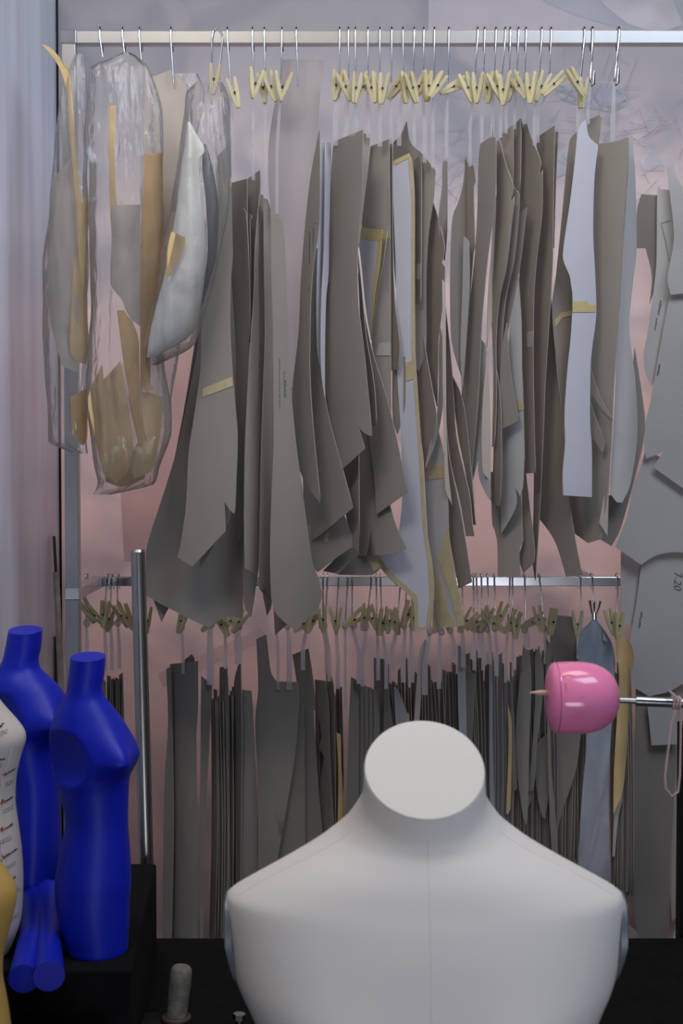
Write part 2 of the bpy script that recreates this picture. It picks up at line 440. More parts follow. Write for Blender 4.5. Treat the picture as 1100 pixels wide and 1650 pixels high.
def flat_mesh(name, pts, fn, mats, th, parent=None, smooth_it=True, step=(14, 45), off=0.0):
    pts = smooth_outline(pts) if smooth_it else pts
    bm = bmesh.new()
    vs = [bm.verts.new((x, y, 0)) for x, y in pts]
    bm.faces.new(vs).normal_update()
    bmesh.ops.triangulate(bm, faces=bm.faces[:], quad_method='BEAUTY', ngon_method='EAR_CLIP')
    xs = [p[0] for p in pts]; ys = [p[1] for p in pts]
    sx = max(step[0], 0.0); w = max(xs) - min(xs); h = max(ys) - min(ys)
    nx = min(8, int(w / max(3.0, min(sx, w / 3.0)))); ny = min(16, int(h / step[1]))
    for i in range(1, nx):
        x = min(xs) + w * i / nx + 0.013
        bmesh.ops.bisect_plane(bm, geom=bm.verts[:] + bm.edges[:] + bm.faces[:], plane_co=(x, 0, 0), plane_no=(1, 0, 0), dist=1e-4)
    for i in range(1, ny):
        y = min(ys) + h * i / ny + 0.017
        bmesh.ops.bisect_plane(bm, geom=bm.verts[:] + bm.edges[:] + bm.faces[:], plane_co=(0, y, 0), plane_no=(0, 1, 0), dist=1e-4)
    bmesh.ops.remove_doubles(bm, verts=bm.verts[:], dist=0.05)
    bmesh.ops.dissolve_degenerate(bm, dist=0.05, edges=bm.edges[:])
    bm.normal_update()
    flip = [f for f in bm.faces if f.normal.z < 0]
    bmesh.ops.reverse_faces(bm, faces=flip)
    for v in bm.verts:
        v.co = fn(v.co.x, v.co.y, off)
    bm.normal_update()
    bm.verts.index_update()
    n = len(bm.verts)
    front = [v.co - v.normal * (th / 2) for v in bm.verts]
    back = [v.co + v.normal * (th / 2) for v in bm.verts]
    faces, fm = [], []
    for f in bm.faces:
        idx = [v.index for v in f.verts]
        faces.append(tuple(reversed(idx))); fm.append(0)
        faces.append(tuple(n + i for i in idx)); fm.append(0)
    rim = []
    for e in bm.edges:
        if len(e.link_faces) == 1:
            lp = e.link_loops[0]; a, b = lp.vert.index, lp.link_loop_next.vert.index
            faces.append((a, b, n + b, n + a)); fm.append(1 if len(mats) > 1 else 0)
            rim.append((a, b)); rim.append((n + a, n + b))
    bm.free()
    o = link(name, front + back, faces, mats, parent, face_mats=fm, recalc=False)
    rs = set(tuple(sorted(r)) for r in rim)
    for e in o.data.edges:
        if tuple(sorted(e.vertices)) in rs:
            e.use_edge_sharp = True
    return o

def scribble(px, py, ang, length, height, seed, n=None):
    """an unreadable cursive pen line, as polyline points in the picture frame of the traced sheet"""
    rnd = random.Random(seed); n = n or max(4, int(length / (height * 0.35))); out = []
    ca, sa = math.cos(ang), math.sin(ang)
    for i in range(n + 1):
        x = length * i / n + rnd.uniform(-.15, .15) * height; y = (-1 if i % 2 else 0) * height * rnd.uniform(.45, 1.0)
        out.append((px + x * ca - y * sa, py + x * sa + y * ca))
    return out

RAIL_Y = 2.40
LOW_Y = 2.65
BASE = {'Y': RAIL_Y, 'k': 1.0, 'step': 0.011}
def sheet(label, pts, layer, s=0.0, curl=0.0, mat='card', flare=0.0, th=0.0014, name='pattern_card', cat='pattern card',
          tapes=(), rough=0.0, group=None, Y=None, edge=None, seed=0):
    Y0 = (BASE['Y'] + layer * 0.011) if Y is None else Y
    if Y is None and s < 0: s = max(-2.2, s * BASE['k'])
    d = Depth(pts, Y0, s, curl, flare, rough, seed)
    mats = [M[mat], M[edge] if edge else (M['card_edge'] if mat in ('card', 'card_cool', 'card_pale') else M[mat])]
    o = flat_mesh(name, pts, d.at, mats, th)
    props(o, label, cat, group)
    for nm, tp, tm in tapes:
        flat_mesh(nm, tp, d.at, [M[tm]], 0.0005, parent=o, smooth_it=False, off=-0.0014)
    o['_d'] = 0
    return o, d

def strokes(name, parent, fn, lines, wpx, mat, off=-0.0012):
    """pen or pencil lines drawn on a sheet: each polyline becomes a thin ribbon on its surface"""
    verts, faces = [], []
    for ln in lines:
        for (x0, y0), (x1, y1) in zip(ln[:-1], ln[1:]):
            d = Vector((x1 - x0, y1 - y0)); 
            if d.length < 1e-6: continue
            d.normalize(); nx, ny = -d.y * wpx / 2, d.x * wpx / 2
            b = len(verts)
            verts += [fn(x0 + nx, y0 + ny, off), fn(x1 + nx, y1 + ny, off), fn(x1 - nx, y1 - ny, off), fn(x0 - nx, y0 - ny, off)]
            faces.append((b, b + 1, b + 2, b + 3))
    return link(name, verts, faces, mat, parent, smooth=False)

def text_mesh(txt, size, shear=0.3):
    cu = bpy.data.curves.new('tmp', 'FONT'); cu.body = txt; cu.size = size; cu.shear = shear; cu.resolution_u = 3
    ob = bpy.data.objects.new('tmp', cu); COL.objects.link(ob)
    dg = bpy.context.evaluated_depsgraph_get()
    me = ob.evaluated_get(dg).to_mesh()
    v = [tuple(x.co) for x in me.vertices]; f = [tuple(p.vertices) for p in me.polygons]
    ob.evaluated_get(dg).to_mesh_clear()
    bpy.data.objects.remove(ob); bpy.data.curves.remove(cu)
    return v, f

def writing(name, txt, size, px, py, ang, fn, parent, mat, off=-0.0013, shear=0.3):
    v, f = text_mesh(txt, size, shear)
    ca, sa = math.cos(ang), math.sin(ang)
    w = [fn(px + x * ca - (-y) * sa, py + x * sa + (-y) * ca, off) for x, y, z in v]
    return link(name, w, f, mat, parent, smooth=False)
# ------------------------------------------------------------------ garment rack
def z_at(py, Y): return P(550, py, Y).z
ZT = z_at(62.5, RAIL_Y); ZL = z_at(936.5, LOW_Y)
XPOST = P(115, 500, RAIL_Y).x
XR_TOP = P(1215, 60, RAIL_Y).x
XR_LOW = P(998, 936, LOW_Y).x
rack = empty('garment_rack', (XPOST, RAIL_Y, 0), 'square chrome tube garment rack with two rails holding the hanging patterns', 'rack')
h = 0.0105
box('post', (XPOST - 0.0115, XPOST + 0.0115, RAIL_Y - h, RAIL_Y + h, 0.0, ZT - h), M['rail'], rack, 0.0012)
box('corner_joint', (XPOST - 0.013, XPOST + 0.013, RAIL_Y - h - .001, RAIL_Y + h + .001, ZT - h, ZT + h + .001), M['steel'], rack, 0.001)
box('top_rail', (XPOST + 0.013, XR_TOP, RAIL_Y - h, RAIL_Y + h, ZT - h, ZT + h), M['rail'], rack, 0.0012)
box('post', (XR_TOP, XR_TOP + 0.023, RAIL_Y - h, RAIL_Y + h, 0.0, ZT + h), M['rail'], rack, 0.0012)
h2 = 0.0085
box('corner_joint', (XPOST - 0.0125, XPOST + 0.0125, RAIL_Y - h - .001, LOW_Y + h2 + .001, ZL - h2 - .001, ZL + h2 + .001), M['steel'], rack, 0.001)
box('lower_rail', (XPOST + 0.0125, XR_LOW, LOW_Y - h2, LOW_Y + h2, ZL - h2, ZL + h2), M['steel'], rack, 0.001)
box('rail_bracket', (XR_LOW - 0.052, XR_LOW - 0.038, LOW_Y + h2, WY - 0.001, ZL - 0.006, ZL + 0.006), M['rail'], rack)
for xx in (XPOST, XR_TOP + 0.0115):
    box('foot', (xx - 0.0115, xx + 0.0115, RAIL_Y - 0.17, RAIL_Y + 0.17, 0.0, 0.022), M['rail'], rack, 0.001)

# ------------------------------------------------------------------ hooks, straps and pegs
def hook_path(xt, xb, yb, zr, hh, upturn=0.0, RAIL_Y=2.40):
    """wire bent over the rail: short tail behind, long shank in front"""
    X0 = P(xt, 500, RAIL_Y).x
    yf = RAIL_Y - hh - 0.0035; ybk = RAIL_Y + hh + 0.0035
    top = zr + hh + 0.0022
    pts = [(X0 + 0.001, ybk, zr - hh - 0.007), (X0, ybk, zr), (X0, ybk - 0.002, top)]
    for k in range(1, 6):
        a = math.pi * k / 6
        pts.append((X0, RAIL_Y + math.cos(a) * (hh + 0.002), top + math.sin(a) * 0.005))
    pts += [(X0, yf + 0.001, top - 0.003), (X0, yf, zr)]
    b = P(xb, yb, yf)
    pts += [((X0 + b.x) / 2, yf, (zr + b.z) / 2), (b.x, yf, b.z)]
    if upturn:
        pts += [(b.x + 0.002, yf - 0.004, b.z - 0.003), (b.x + 0.006, yf - 0.005, b.z), (b.x + 0.0065, yf - 0.004, b.z + upturn)]
    return pts, b

def make_hook(xt, xb, yb, zr, hh, strap, label, group, r=0.0015, upturn=0.0, milky=False, knot=False):
    RAIL_Y = LOW_Y if zr < 1.5 else 2.40
    path, b = hook_path(xt, xb, yb, zr, hh, upturn, RAIL_Y)
    t = empty('pattern_hook', (path[4][0], RAIL_Y, zr + hh), label, 'hook', group)
    tube('wire', path, r, M['wire'], t, n=7, sharp_angle=60)
    if strap:
        xe, ye, w = strap
        w0 = w * 0.55
        pts = [(xb - w0 / 2, yb - 4), (xb + w0 / 2, yb - 4), (xb + w0 * .6, yb + 8), (xe + w / 2, (yb + ye) / 2), (xe + w / 2, ye), (xe - w / 2, ye), (xe - w / 2, (yb + ye) / 2), (xb - w0 * .6, yb + 8)]
        d = Depth(pts, RAIL_Y - hh - 0.0065 - 0.0016 * (int(xt) % 4), 0.0, 0.001, 0.0)
        s = flat_mesh('strap', pts, d.at, [M['ribbon_white' if milky else 'ribbon']], 0.0006, parent=t, smooth_it=False)
        if knot:
            kx, ky = xb + random.uniform(-3, 3), yb + 6
            c = P(kx, ky, RAIL_Y - hh - 0.009)
            verts, faces = [], []
            nu, nv = 8, 6
            for i in range(nv + 1):
                th_ = math.pi * i / nv
                for k in range(nu):
                    ph = 2 * math.pi * k / nu
                    q = Vector((math.sin(th_) * math.cos(ph), math.sin(th_) * math.sin(ph), math.cos(th_)))
                    rr = 1 + 0.45 * noise.noise(q * 2.3 + Vector((xb, yb, 0)))
                    verts.append(c + Vector((q.x * 0.0065, q.y * 0.004, q.z * 0.0075)) * rr)
            for i in range(nv):
                for k in range(nu):
                    k2 = (k + 1) % nu
                    faces.append((i * nu + k, i * nu + k2, (i + 1) * nu + k2, (i + 1) * nu + k))
            link('knot', verts, faces, M['ribbon_white'], s)
    return t

def peg_arm_geo():
    # one leg of a clothespin: flat tapered jaw, wider waist, thin handle end
    prof = [(-0.025, 0.0013), (-0.020, 0.0022), (-0.010, 0.0028), (0.0, 0.0033), (0.012, 0.0028), (0.023, 0.0022), (0.026, 0.0012)]
    v, f = [], []
    for z, w in prof:
        v += [(-w, -0.004, z), (w, -0.004, z), (w, 0.004, z), (-w, 0.004, z)]
    for i in range(len(prof) - 1):
        for k in range(4):
            k2 = (k + 1) % 4
            f.append((i * 4 + k, i * 4 + k2, i * 4 + 4 + k2, i * 4 + 4 + k))
    f += [(0, 1, 2, 3), tuple(len(v) - 4 + i for i in range(4))]
    return v, f
ARM_V, ARM_F = peg_arm_geo()
_arm_me = bpy.data.meshes.new('arm'); _arm_me.from_pydata(ARM_V, [], ARM_F); _arm_me.materials.append(M['peg'])
bm_ = bmesh.new(); bm_.from_mesh(_arm_me); bmesh.ops.recalc_face_normals(bm_, faces=bm_.faces[:]); bm_.to_mesh(_arm_me); bm_.free()
_sv, _sf = tube_geo([(0, -0.006, 0), (0, -0.003, 0), (0, 0.003, 0), (0, 0.006, 0)], 0.0028, 8)
_spr_me = bpy.data.meshes.new('spring'); _sv = [(x * .7, y, z * .7) for x, y, z in _sv]; _spr_me.from_pydata(_sv, [], _sf); _spr_me.materials.append(M['spring'])

def peg(px, py, Y, rot, spread, label, group, yaw=0.0):
    t = empty('clothespin', P(px, py, Y), label, 'clothespin', group)
    t.rotation_euler = (0, rot, yaw)
    for sgn in (-1, 1):
        a = bpy.data.objects.new('arm', _arm_me); COL.objects.link(a); a.parent = t
        a.location = (sgn * (0.0030 + 0.026 * math.sin(spread) * 0.45), 0, 0)
        a.rotation_euler = (0, sgn * spread, 0)
    s = bpy.data.objects.new('spring', _spr_me); COL.objects.link(s); s.parent = t
    return t

random.seed(11)
UP_LBL = 'chrome wire hook on the upper rail with a clear strap holding grey patterns'
UP_GRP = 'pattern hooks on the upper rail'
UPL = 'cream plastic clothespin at the foot of an upper rail hook'
# (x at rail, x at foot, y of foot, strap end x, strap end y, strap width)
up_hooks = [(368, 371, 138, 373, 250, 7), (408, 408, 138, 408, 290, 6), (427, 427, 138, 427, 320, 6), (455, 452, 138, 446, 345, 6), (547, 546, 137, 540, 235, 9), (561, 561, 137, 558, 222, 8), (572, 572, 137, 574, 216, 7),
            (592, 592, 137, 593, 222, 7), (611, 611, 137, 612, 236, 7), (630, 630, 137, 630, 232, 7), (648, 649, 137, 643, 235, 7), (666, 664, 137, 667, 235, 6), (681, 681, 137, 684, 262, 7), (698, 698, 137, 697, 270, 6), (721, 721, 138, 719, 260, 6),
            (767, 763, 137, 757, 268, 5), (778, 778, 137, 776, 236, 6), (796, 795, 137, 793, 226, 6), (811, 807, 132, 806, 222, 6), (819, 819, 137, 815, 215, 5), (832, 831, 137, 829, 208, 5), (844, 844, 138, 845, 200, 5), (869, 867, 137, 861, 235, 7), (884, 883, 137, 866, 230, 6)]
for xt, xb, yb, xe, ye, w in up_hooks:
    make_hook(xt, xb, yb, ZT, h, (xe, ye, w), UP_LBL, UP_GRP)
pegs_up = [(345, 128, .1, .12), (378, 150, -.25, .10), (410, 135, .15, .22), (424, 142, -.1, .10), (437, 140, -.3, .12), (455, 140, .1, .28), (543, 138, .15, .14), (557, 140, -.35, .10), (573, 142, .12, .08), (584, 140, .5, .10), (600, 142, -.2, .12),
           (617, 143, .12, .10), (640, 140, .7, .10), (654, 142, .02, .16), (664, 142, -.3, .08), (677, 140, .6, .10), (688, 139, .03, .08), (703, 138, .6, .08), (730, 140, 1.1, .12), (753, 142, -.35, .10), (769, 142, .05, .14),
           (786, 142, .0, .16), (800, 140, -.35, .14), (812, 145, .05, .14), (823, 140, .25, .10), (836, 138, -.5, .10), (855, 142, .02, .12), (872, 140, .35, .12), (892, 136, .8, .06), (928, 133, -.6, .06), (938, 150, .08, .08)]
for i, (x, y, a, sp) in enumerate(pegs_up):
    peg(x, y, RAIL_Y - h - 0.012 - 0.0095 * (i % 3), a, sp, UPL, 'clothespins along the upper rail', yaw=random.uniform(-.5, .5))
# hooks that differ from the rest
for xt, xb, yb, wh in ((165, 165, 92, 'first hook from the left end'), (201, 200, 84, 'second hook from the left end'), (228, 227, 96, 'third hook from the left end'), (278, 279, 134, 'fourth hook from the left end')):
    make_hook(xt, xb, yb, ZT, h, None, 'grey wire hook carrying plastic bags, ' + wh + ' of the upper rail', 'bag hooks on the upper rail', r=0.0018)
make_hook(478, 480, 140, ZT, h, None, 'wire hook at the top of the tall white tracing paper sheet', 'special hooks on the upper rail')
make_hook(937, 934, 138, ZT, h, (931, 212, 6), 'wire hook holding the long white curved strip pattern', 'special hooks on the upper rail', r=0.0017)
make_hook(950, 950, 137, ZT, h, (947, 200, 6), 'thick wire hook just right of the white strip hook', 'special hooks on the upper rail', r=0.0021, upturn=0.022)
make_hook(992, 989, 135, ZT, h, (987, 256, 8), 'thick wire hook with upturned end, last on the right of the upper rail', 'special hooks on the upper rail', r=0.0021, upturn=0.024)
t = empty('double_wire_hook', (P(349, 60, RAIL_Y).x, RAIL_Y, ZT + h), 'wide looped chrome wire hook above the bag of white cloth', 'hook')
yf = RAIL_Y - h - 0.004
tube('wire', [P(341.5, 130, yf), P(341, 90, yf), P(341, 62, yf), P(343, 51, yf + .002), P(349, 46, yf + .004), P(355, 50, yf + .002), P(359, 60, yf), P(357.5, 75, yf - .002), P(352, 131, yf - .003)], 0.0016, M['wire'], t, n=7)

LOW_LBL = 'steel wire hook on the lower rail with a milky strap and dark cards'
low_hooks = [(137, 139, 998, 140, 1060, 6), (171, 168, 998, 170, 1082, 6), (178, 178, 998, 180, 1080, 6), (188, 190, 998, 192, 1078, 6), (293, 293, 1005, 295, 1086, 5), (338, 338, 1000, 339, 1104, 12), (362, 362, 1000, 363, 1078, 5), (382, 382, 1000, 384, 1070, 12),
             (440, 446, 1002, 448, 1112, 5), (458, 464, 1002, 466, 1112, 9), (495, 494, 1004, 488, 1080, 7), (520, 520, 1002, 525, 1085, 6), (527, 524, 1002, 530, 1098, 6), (545, 541, 1002, 544, 1110, 7), (560, 556, 1002, 556, 1150, 5), (567, 567, 1002, 578, 1102, 7),
             (598, 590, 1004, 584, 1106, 7), (606, 607, 1004, 609, 1096, 6), (613, 615, 1004, 622, 1110, 6), (645, 640, 1006, 632, 1082, 8), (655, 652, 1002, 650, 1100, 7), (665, 662, 1002, 663, 1100, 7), (694, 692, 1012, 684, 1120, 9), (712, 708, 1012, 707, 1110, 7), (727, 726, 1010, 730, 1060, 8), (745, 744, 1008, 746, 1075, 8),
             (763, 763, 1008, 764, 1080, 6), (768, 770, 1008, 772, 1060, 6), (776, 776, 1008, 778, 1080, 6), (786, 787, 1008, 789, 1070, 7), (797, 798, 1006, 800, 1090, 6), (822, 818, 1006, 814, 1100, 5), (826, 826, 1006, 826, 1090, 4), (846, 847, 1008, 848, 1044, 10), (870, 877, 1006, 880, 1070, 8), (936, 936, 1010, 931, 1062, 5)]
for xt, xb, yb, xe, ye, w in low_hooks:
    make_hook(xt, xb, yb, ZL, h2, (xe, ye, w), LOW_LBL, 'pattern hooks on the lower rail', milky=True, knot=True)
make_hook(955, 957, 985, ZL, h2, None, 'wire hook on the lower rail above the blue grey cloth', 'special hooks on the lower rail')
make_hook(996, 993, 1018, ZL, h2, None, 'wire hook at the right end of the lower rail', 'special hooks on the lower rail')
t = empty('prong_clip', P(957, 985, LOW_Y - 0.014), 'small chrome clip with three prongs gripping the blue grey cloth', 'clip')
for nm, a, b_ in (('prong', (950, 968), (954, 990)), ('prong', (957, 970), (957, 990)), ('prong', (967, 969), (960, 990))):
    tube(nm, [P(a[0], a[1], LOW_Y - 0.022), P((a[0] + b_[0]) / 2, 982, LOW_Y - 0.016), P(b_[0], b_[1], LOW_Y - 0.014)], [0.0026, 0.0015, 0.0015], M['wire'], t)
tube('jaw', [P(957, 986, LOW_Y - 0.014), P(957, 998, LOW_Y - 0.014)], 0.005, M['wire'], t)
LPL = 'cream plastic clothespin at the foot of a lower rail hook'
pegs_low = [(142, 985, -.6, .10), (152, 992, -.8, .12), (168, 990, .1, .10), (176, 997, .15, .12), (196, 992, -.5, .12), (206, 995, -.45, .10), (237, 1000, .1, .06), (293, 1000, .3, .1), (340, 1002, .8, .1), (358, 1006, -.5, .1), (372, 1000, -.9, .1), (386, 1002, .6, .1), (490, 1005, .9, .1), (502, 1000, .4, .1),
            (519, 998, -.1, .12), (541, 1000, -.02, .20), (570, 998, 1.0, .18), (588, 995, .2, .12), (600, 996, -.35, .12), (615, 1003, .25, .10), (627, 1000, .12, .14), (637, 1002, -.2, .08), (655, 990, .4, .1), (668, 995, .1, .1), (704, 1000, .2, .16), (716, 996, -.4, .1), (752, 1000, .6, .12), (768, 1002, .9, .1), (782, 998, .35, .1), (797, 1004, -.9, .1),
            (806, 992, .35, .1), (824, 1003, .6, .1), (831, 1008, .02, .1), (858, 1002, 1.1, .1), (868, 998, -.2, .08), (889, 1002, .2, .06), (930, 1006, .02, .17), (984, 1003, -.3, .08), (996, 1008, .1, .12)]
for i, (x, y, a, sp) in enumerate(pegs_low):
    peg(x, y, LOW_Y - h2 - 0.012 - 0.0095 * (i % 3), a, sp, LPL, 'clothespins along the lower rail', yaw=random.uniform(-.5, .5))
# ------------------------------------------------------------------ patterns on the upper rail
T1 = ('tape', [(326, 640), (375, 622), (373.5, 607), (327, 626)], 'tape')
T1b = ('tape', [(360, 312), (373, 300), (373, 285), (359, 296)], 'tape')
A = {}
BASE['k'] = 1.0
def S(key, *a, **k):
    A[key] = sheet(*a, **k)
S('A0', 'narrow dark card strip showing left of the card crossed by tan tape', [(322, 500), (334, 500), (322, 640), (306, 730), (287, 775), (267, 825), (275, 770), (283, 730), (300, 640)], 6, -0.4)
S('A1', 'very wide grey card with broad flared foot, lowest reaching on the left', [(340, 440), (325, 500), (318, 560), (303, 640), (286, 720), (262, 800), (240, 868), (235, 900), (235, 959), (268, 978), (320, 1004), (337, 1010), (345, 1003), (358, 996), (375, 994), (391, 997), (393, 850), (388, 700), (380, 560), (372, 440)], 3, -0.1, 0.008)
S('A0b', 'small dark triangular card corner under the foot of the widest card', [(245, 960), (280, 970), (271, 981), (260, 1003)], 5, 0.3)
S('A2', 'grey card crossed by a slanted strip of tan tape, beside the white cloth bag', [(372, 229), (350, 252), (352, 300), (345, 380), (335, 450), (325, 512), (323, 594), (312, 675), (304, 730), (300, 812), (291, 877), (286, 898), (310, 913), (331, 891), (364, 855), (362, 809), (369, 820), (377, 828), (379, 820), (381, 771), (383, 703), (379, 648), (374, 583), (371, 520), (372, 453), (375, 412), (374, 371), (373, 289)], -4, -0.25, 0.006, tapes=(T1, T1b))
S('A2b', 'card sliver behind the tape crossed card, showing in its lower notch', [(340, 870), (364, 850), (366, 800), (369, 815), (369, 840), (345, 878), (322, 917), (322, 905)], -2, -0.2)
S('A3a', 'dark card right behind the tape crossed card, slanted top edge', [(372, 295), (398, 288), (399, 380), (402, 480), (403, 560), (398, 650), (394, 740), (391, 850), (384, 880), (378, 700), (368, 500), (370, 380)], 2, -1.2)
S('A3b', 'dark card with a high slanted top between tape crossed card and pale long card', [(398, 289), (419, 274), (419, 311), (413, 420), (405, 545), (402, 520), (399, 400)], 3, -1.0)
S('A3c', 'thin card edge inside the dark bundle right of the tape crossed card', [(392, 335), (397, 345), (401, 420), (403, 520), (401, 552), (398, 470), (394, 400)], 0, -1.5)
S('A3d', 'thin card with curled pale corner in the dark bundle right of tape crossed card', [(398, 343), (406, 348), (403, 356), (404, 420), (404, 520), (402, 560), (401, 440)], 0.6, -1.3)
S('A4', 'long narrow card with pale left edge and curved foot, left of the palest card', [(418, 312), (425, 316), (427, 380), (426, 450), (426, 540), (424, 620), (421, 703), (419, 800), (417, 900), (413, 938), (408, 925), (394, 915), (393, 850), (394, 730), (399, 621), (404, 545), (409, 471), (411, 398)], -1, 1.6, 0.015)
S('A4b', 'dark pointed card tip hanging below the narrow pale edged card', [(393, 850), (416, 850), (412, 940), (404, 994), (394, 975), (391, 915)], 1, -0.8)
S('A5', 'narrow shaded card squeezed left of the palest long card', [(425, 318), (431, 322), (436, 345), (439, 430), (442, 560), (443, 700), (440, 800), (438, 900), (438, 968), (424, 955), (417, 945), (419, 800), (421, 703), (424, 620), (427, 540), (425, 400)], -0.5, 1.8, 0.012)
S('A5b', 'small dark card tip poking out left of the palest card foot', [(420, 940), (437, 940), (437, 975), (430, 992)], 1.5, 0.5)
S('A6', 'palest long grey card with tiny printed notes and a scooped rounded foot', [(436, 343), (444, 345), (455, 360), (460, 425), (463, 512), (466, 594), (470, 643), (477, 716), (488, 798), (497, 866), (503, 905), (511, 928), (518, 956), (514, 975), (511, 989), (503, 992), (492, 997), (484, 1005), (478, 1014), (464, 1008), (445, 989), (439, 975), (436, 948), (435, 894), (436, 839), (439, 757), (441, 703), (440, 594), (439, 512), (437, 430)], -5, 0.5, 0.014)
S('A6b', 'small card corner showing under the scooped foot of the palest card', [(440, 975), (462, 985), (470, 1000), (460, 1008), (443, 1024)], -1, 0.2)
S('A7', 'tall white translucent tracing paper sheet hanging behind the grey cards', [(455, 96), (522, 98), (516, 145), (511, 218), (503, 291), (493, 364), (488, 430), (481, 525), (477, 594), (470, 645), (460, 560), (450, 430), (436, 340), (432, 250), (440, 180)], 1.5, -0.15, 0.01, 'tracing', name='tracing_paper', cat='paper', th=0.0005)
BASE['k'] = 3.0
S('A8', 'card with a sharp top point and pencil cross line, right of the tracing paper', [(514, 210), (500, 289), (491, 371), (485, 453), (481, 539), (471, 637), (476, 720), (484, 760), (500, 790), (517, 811), (509, 735), (504, 680), (500, 621), (499, 566), (502, 457), (512, 380), (515.5, 344), (515.5, 210)], -2.5, -0.5, 0.004)
S('A9', 'card with an angled lower corner behind the sharp topped card', [(505, 400), (520, 400), (519, 594), (525, 648), (533, 685), (550, 748), (569, 818), (525, 855), (500, 874), (490, 830), (488, 700), (490, 560), (498, 450)], -0.5, -0.4, 0.004)
S('A9b', 'pale short card end hanging lowest above the left end of the hook row', [(490, 850), (530, 838), (555, 831), (573, 878), (545, 897), (512, 922), (505, 915), (498, 880)], 1.0, -0.2, tapes=(('tape', [(521, 872), (525, 858), (530, 857), (527, 874)], 'tape'),))
S('A10a', 'thin white card, left one of the pair beside the broad centre card', [(516, 231), (524, 230), (523, 345), (520, 440), (516, 520), (518, 600), (511, 560), (510, 450), (514, 345)], -0.3, 1.2, 0, 'white')
S('A10b', 'thin white card, right one of the pair beside the broad centre card', [(524, 230), (533, 229), (533, 262), (530, 344), (529, 439), (525, 480), (523, 560), (523, 645), (517, 590), (517, 500), (521, 400)], -0.9, 1.2, 0, 'white')
S('A11', 'broad smooth grey card in the centre with a small notch at its foot', [(537, 229), (560, 219), (585, 209), (584, 235), (583, 316), (578, 371), (576, 412), (576, 457), (578, 498), (585, 553), (592, 621), (600, 703), (589, 699), (578, 689), (582, 703), (588, 723), (553, 755), (534, 694), (525, 648), (524, 539), (526, 457), (530, 398), (533, 289)], -4, -0.45, 0.012)
S('A12', 'short top of a card just right of the broad centre card', [(584, 215), (596, 216), (592, 275), (584, 344), (578, 400), (575, 360), (582, 250)], -1.0, 0.6)
S('A12b', 'thin card with a square foot behind the broad centre card', [(576, 400), (582, 457), (590, 540), (603, 620), (607, 686), (600, 687), (592, 600), (582, 520)], -3.2, -0.6)
S('A13', 'grey card sweeping down right of centre with a straight slanted foot', [(577, 440), (588, 510), (600, 566), (625, 648), (645, 735), (656, 793), (607, 829), (602, 762), (594, 700), (590, 640), (582, 540)], -2.2, -0.35, 0.006)
S('A14', 'white card with a yellow taped border, short one right of the centre card', [(580, 366), (616, 370), (611, 430), (603, 480), (598, 548), (590, 500), (583, 430), (578, 385)], -1.2, -0.5, 0.0, 'white', tapes=(('border_tape', [(580, 366), (616, 370), (615, 388), (578.5, 384)], 'yellow_tape'), ('border_tape', [(609, 387), (615, 388), (611, 430), (603, 480), (598, 548), (597, 520), (600, 470), (606, 425)], 'yellow_tape')))
S('A14b', 'yellow edged card directly behind the short white yellow bordered card', [(615, 370), (624, 372), (617, 425), (606, 480), (599, 556), (603, 470)], -0.6, -0.5, 0.0, 'white', tapes=(('border_tape', [(615, 370), (624, 372), (617, 425), (606, 480), (599, 556), (603, 470)], 'yellow_tape'),))
S('A15', 'grey card behind the short yellow bordered card, with a clear tape patch', [(597, 236), (627, 224), (629, 344), (630, 453), (630, 566), (630, 665), (615, 625), (600, 560), (590, 430), (582, 340), (590, 300)], 0.5, -0.25, 0.008, tapes=(('tape', [(610, 553), (629, 551), (629, 573), (606, 573)], 'tape_clear'),))
S('A15b', 'thin card edge with a stepped foot between centre cards and long white card', [(628.5, 225), (632, 226), (633, 400), (636, 480), (643, 540), (644, 566), (641, 595), (631, 597)], -0.6, -1.0)
S('A15c', 'small card with rounded lower corner left of the long white card', [(632, 575), (653, 575), (653, 650), (648, 675), (640, 699), (633, 675)], 0.0, -0.3)
S('A16', 'grey card with a tall star like pointed top behind the long white card', [(655, 196), (646, 217), (634, 229), (632, 300), (634, 400), (640, 480), (655, 560), (675, 600), (686, 560), (686, 480), (687, 425), (691, 371), (699, 316), (701, 275), (683, 251), (661, 229)], 1.6, -0.3, 0.004)
S('A16b', 'tiny dark torn card flap at the right of the star topped card', [(697, 276), (700, 271), (702, 282), (698, 288), (690, 295)], 1.0, 0.3)
BORDER = [('border_tape', [(634, 259), (659, 247), (661, 253), (636, 266)], 'yellow_tape'),
          ('border_tape', [(659, 247), (664, 262), (668, 316), (668, 457), (669, 566), (675, 662), (682, 762), (686, 844), (697, 912), (699, 966), (692, 1012), (686, 1010), (692, 966), (690, 912), (681, 844), (677, 762), (670, 662), (663, 566), (663, 457), (663, 316), (658, 258)], 'tape'),
          ('border_tape', [(668, 1019), (667, 968), (649, 950), (625, 930), (601, 897), (610, 893), (628, 921), (654, 943), (673, 962), (674, 1011), (686, 1010), (692, 1012)], 'tape'),
          ('border_tape', [(653, 584), (670, 580), (671, 608), (654, 615)], 'tape')]
S('A17', 'long white card with tan taped border reaching down across the lower rail', [(634, 259), (659, 247), (664, 262), (668, 316), (668, 457), (669, 566), (675, 662), (682, 762), (686, 844), (697, 912), (699, 966), (692, 1012), (668, 1019), (667, 968), (649, 950), (625, 930), (601, 897), (640, 880), (648, 800), (646, 700), (640, 600), (638, 450), (633, 300)], -0.5, -0.2, 0.004, 'white', tapes=BORDER, edge='tape')
S('A18', 'dark grey card with a wide square foot over the long white card', [(577, 690), (600, 690), (620, 780), (635, 838), (654, 883), (629, 893), (577, 896)], -1.3, -0.3, 0.006)
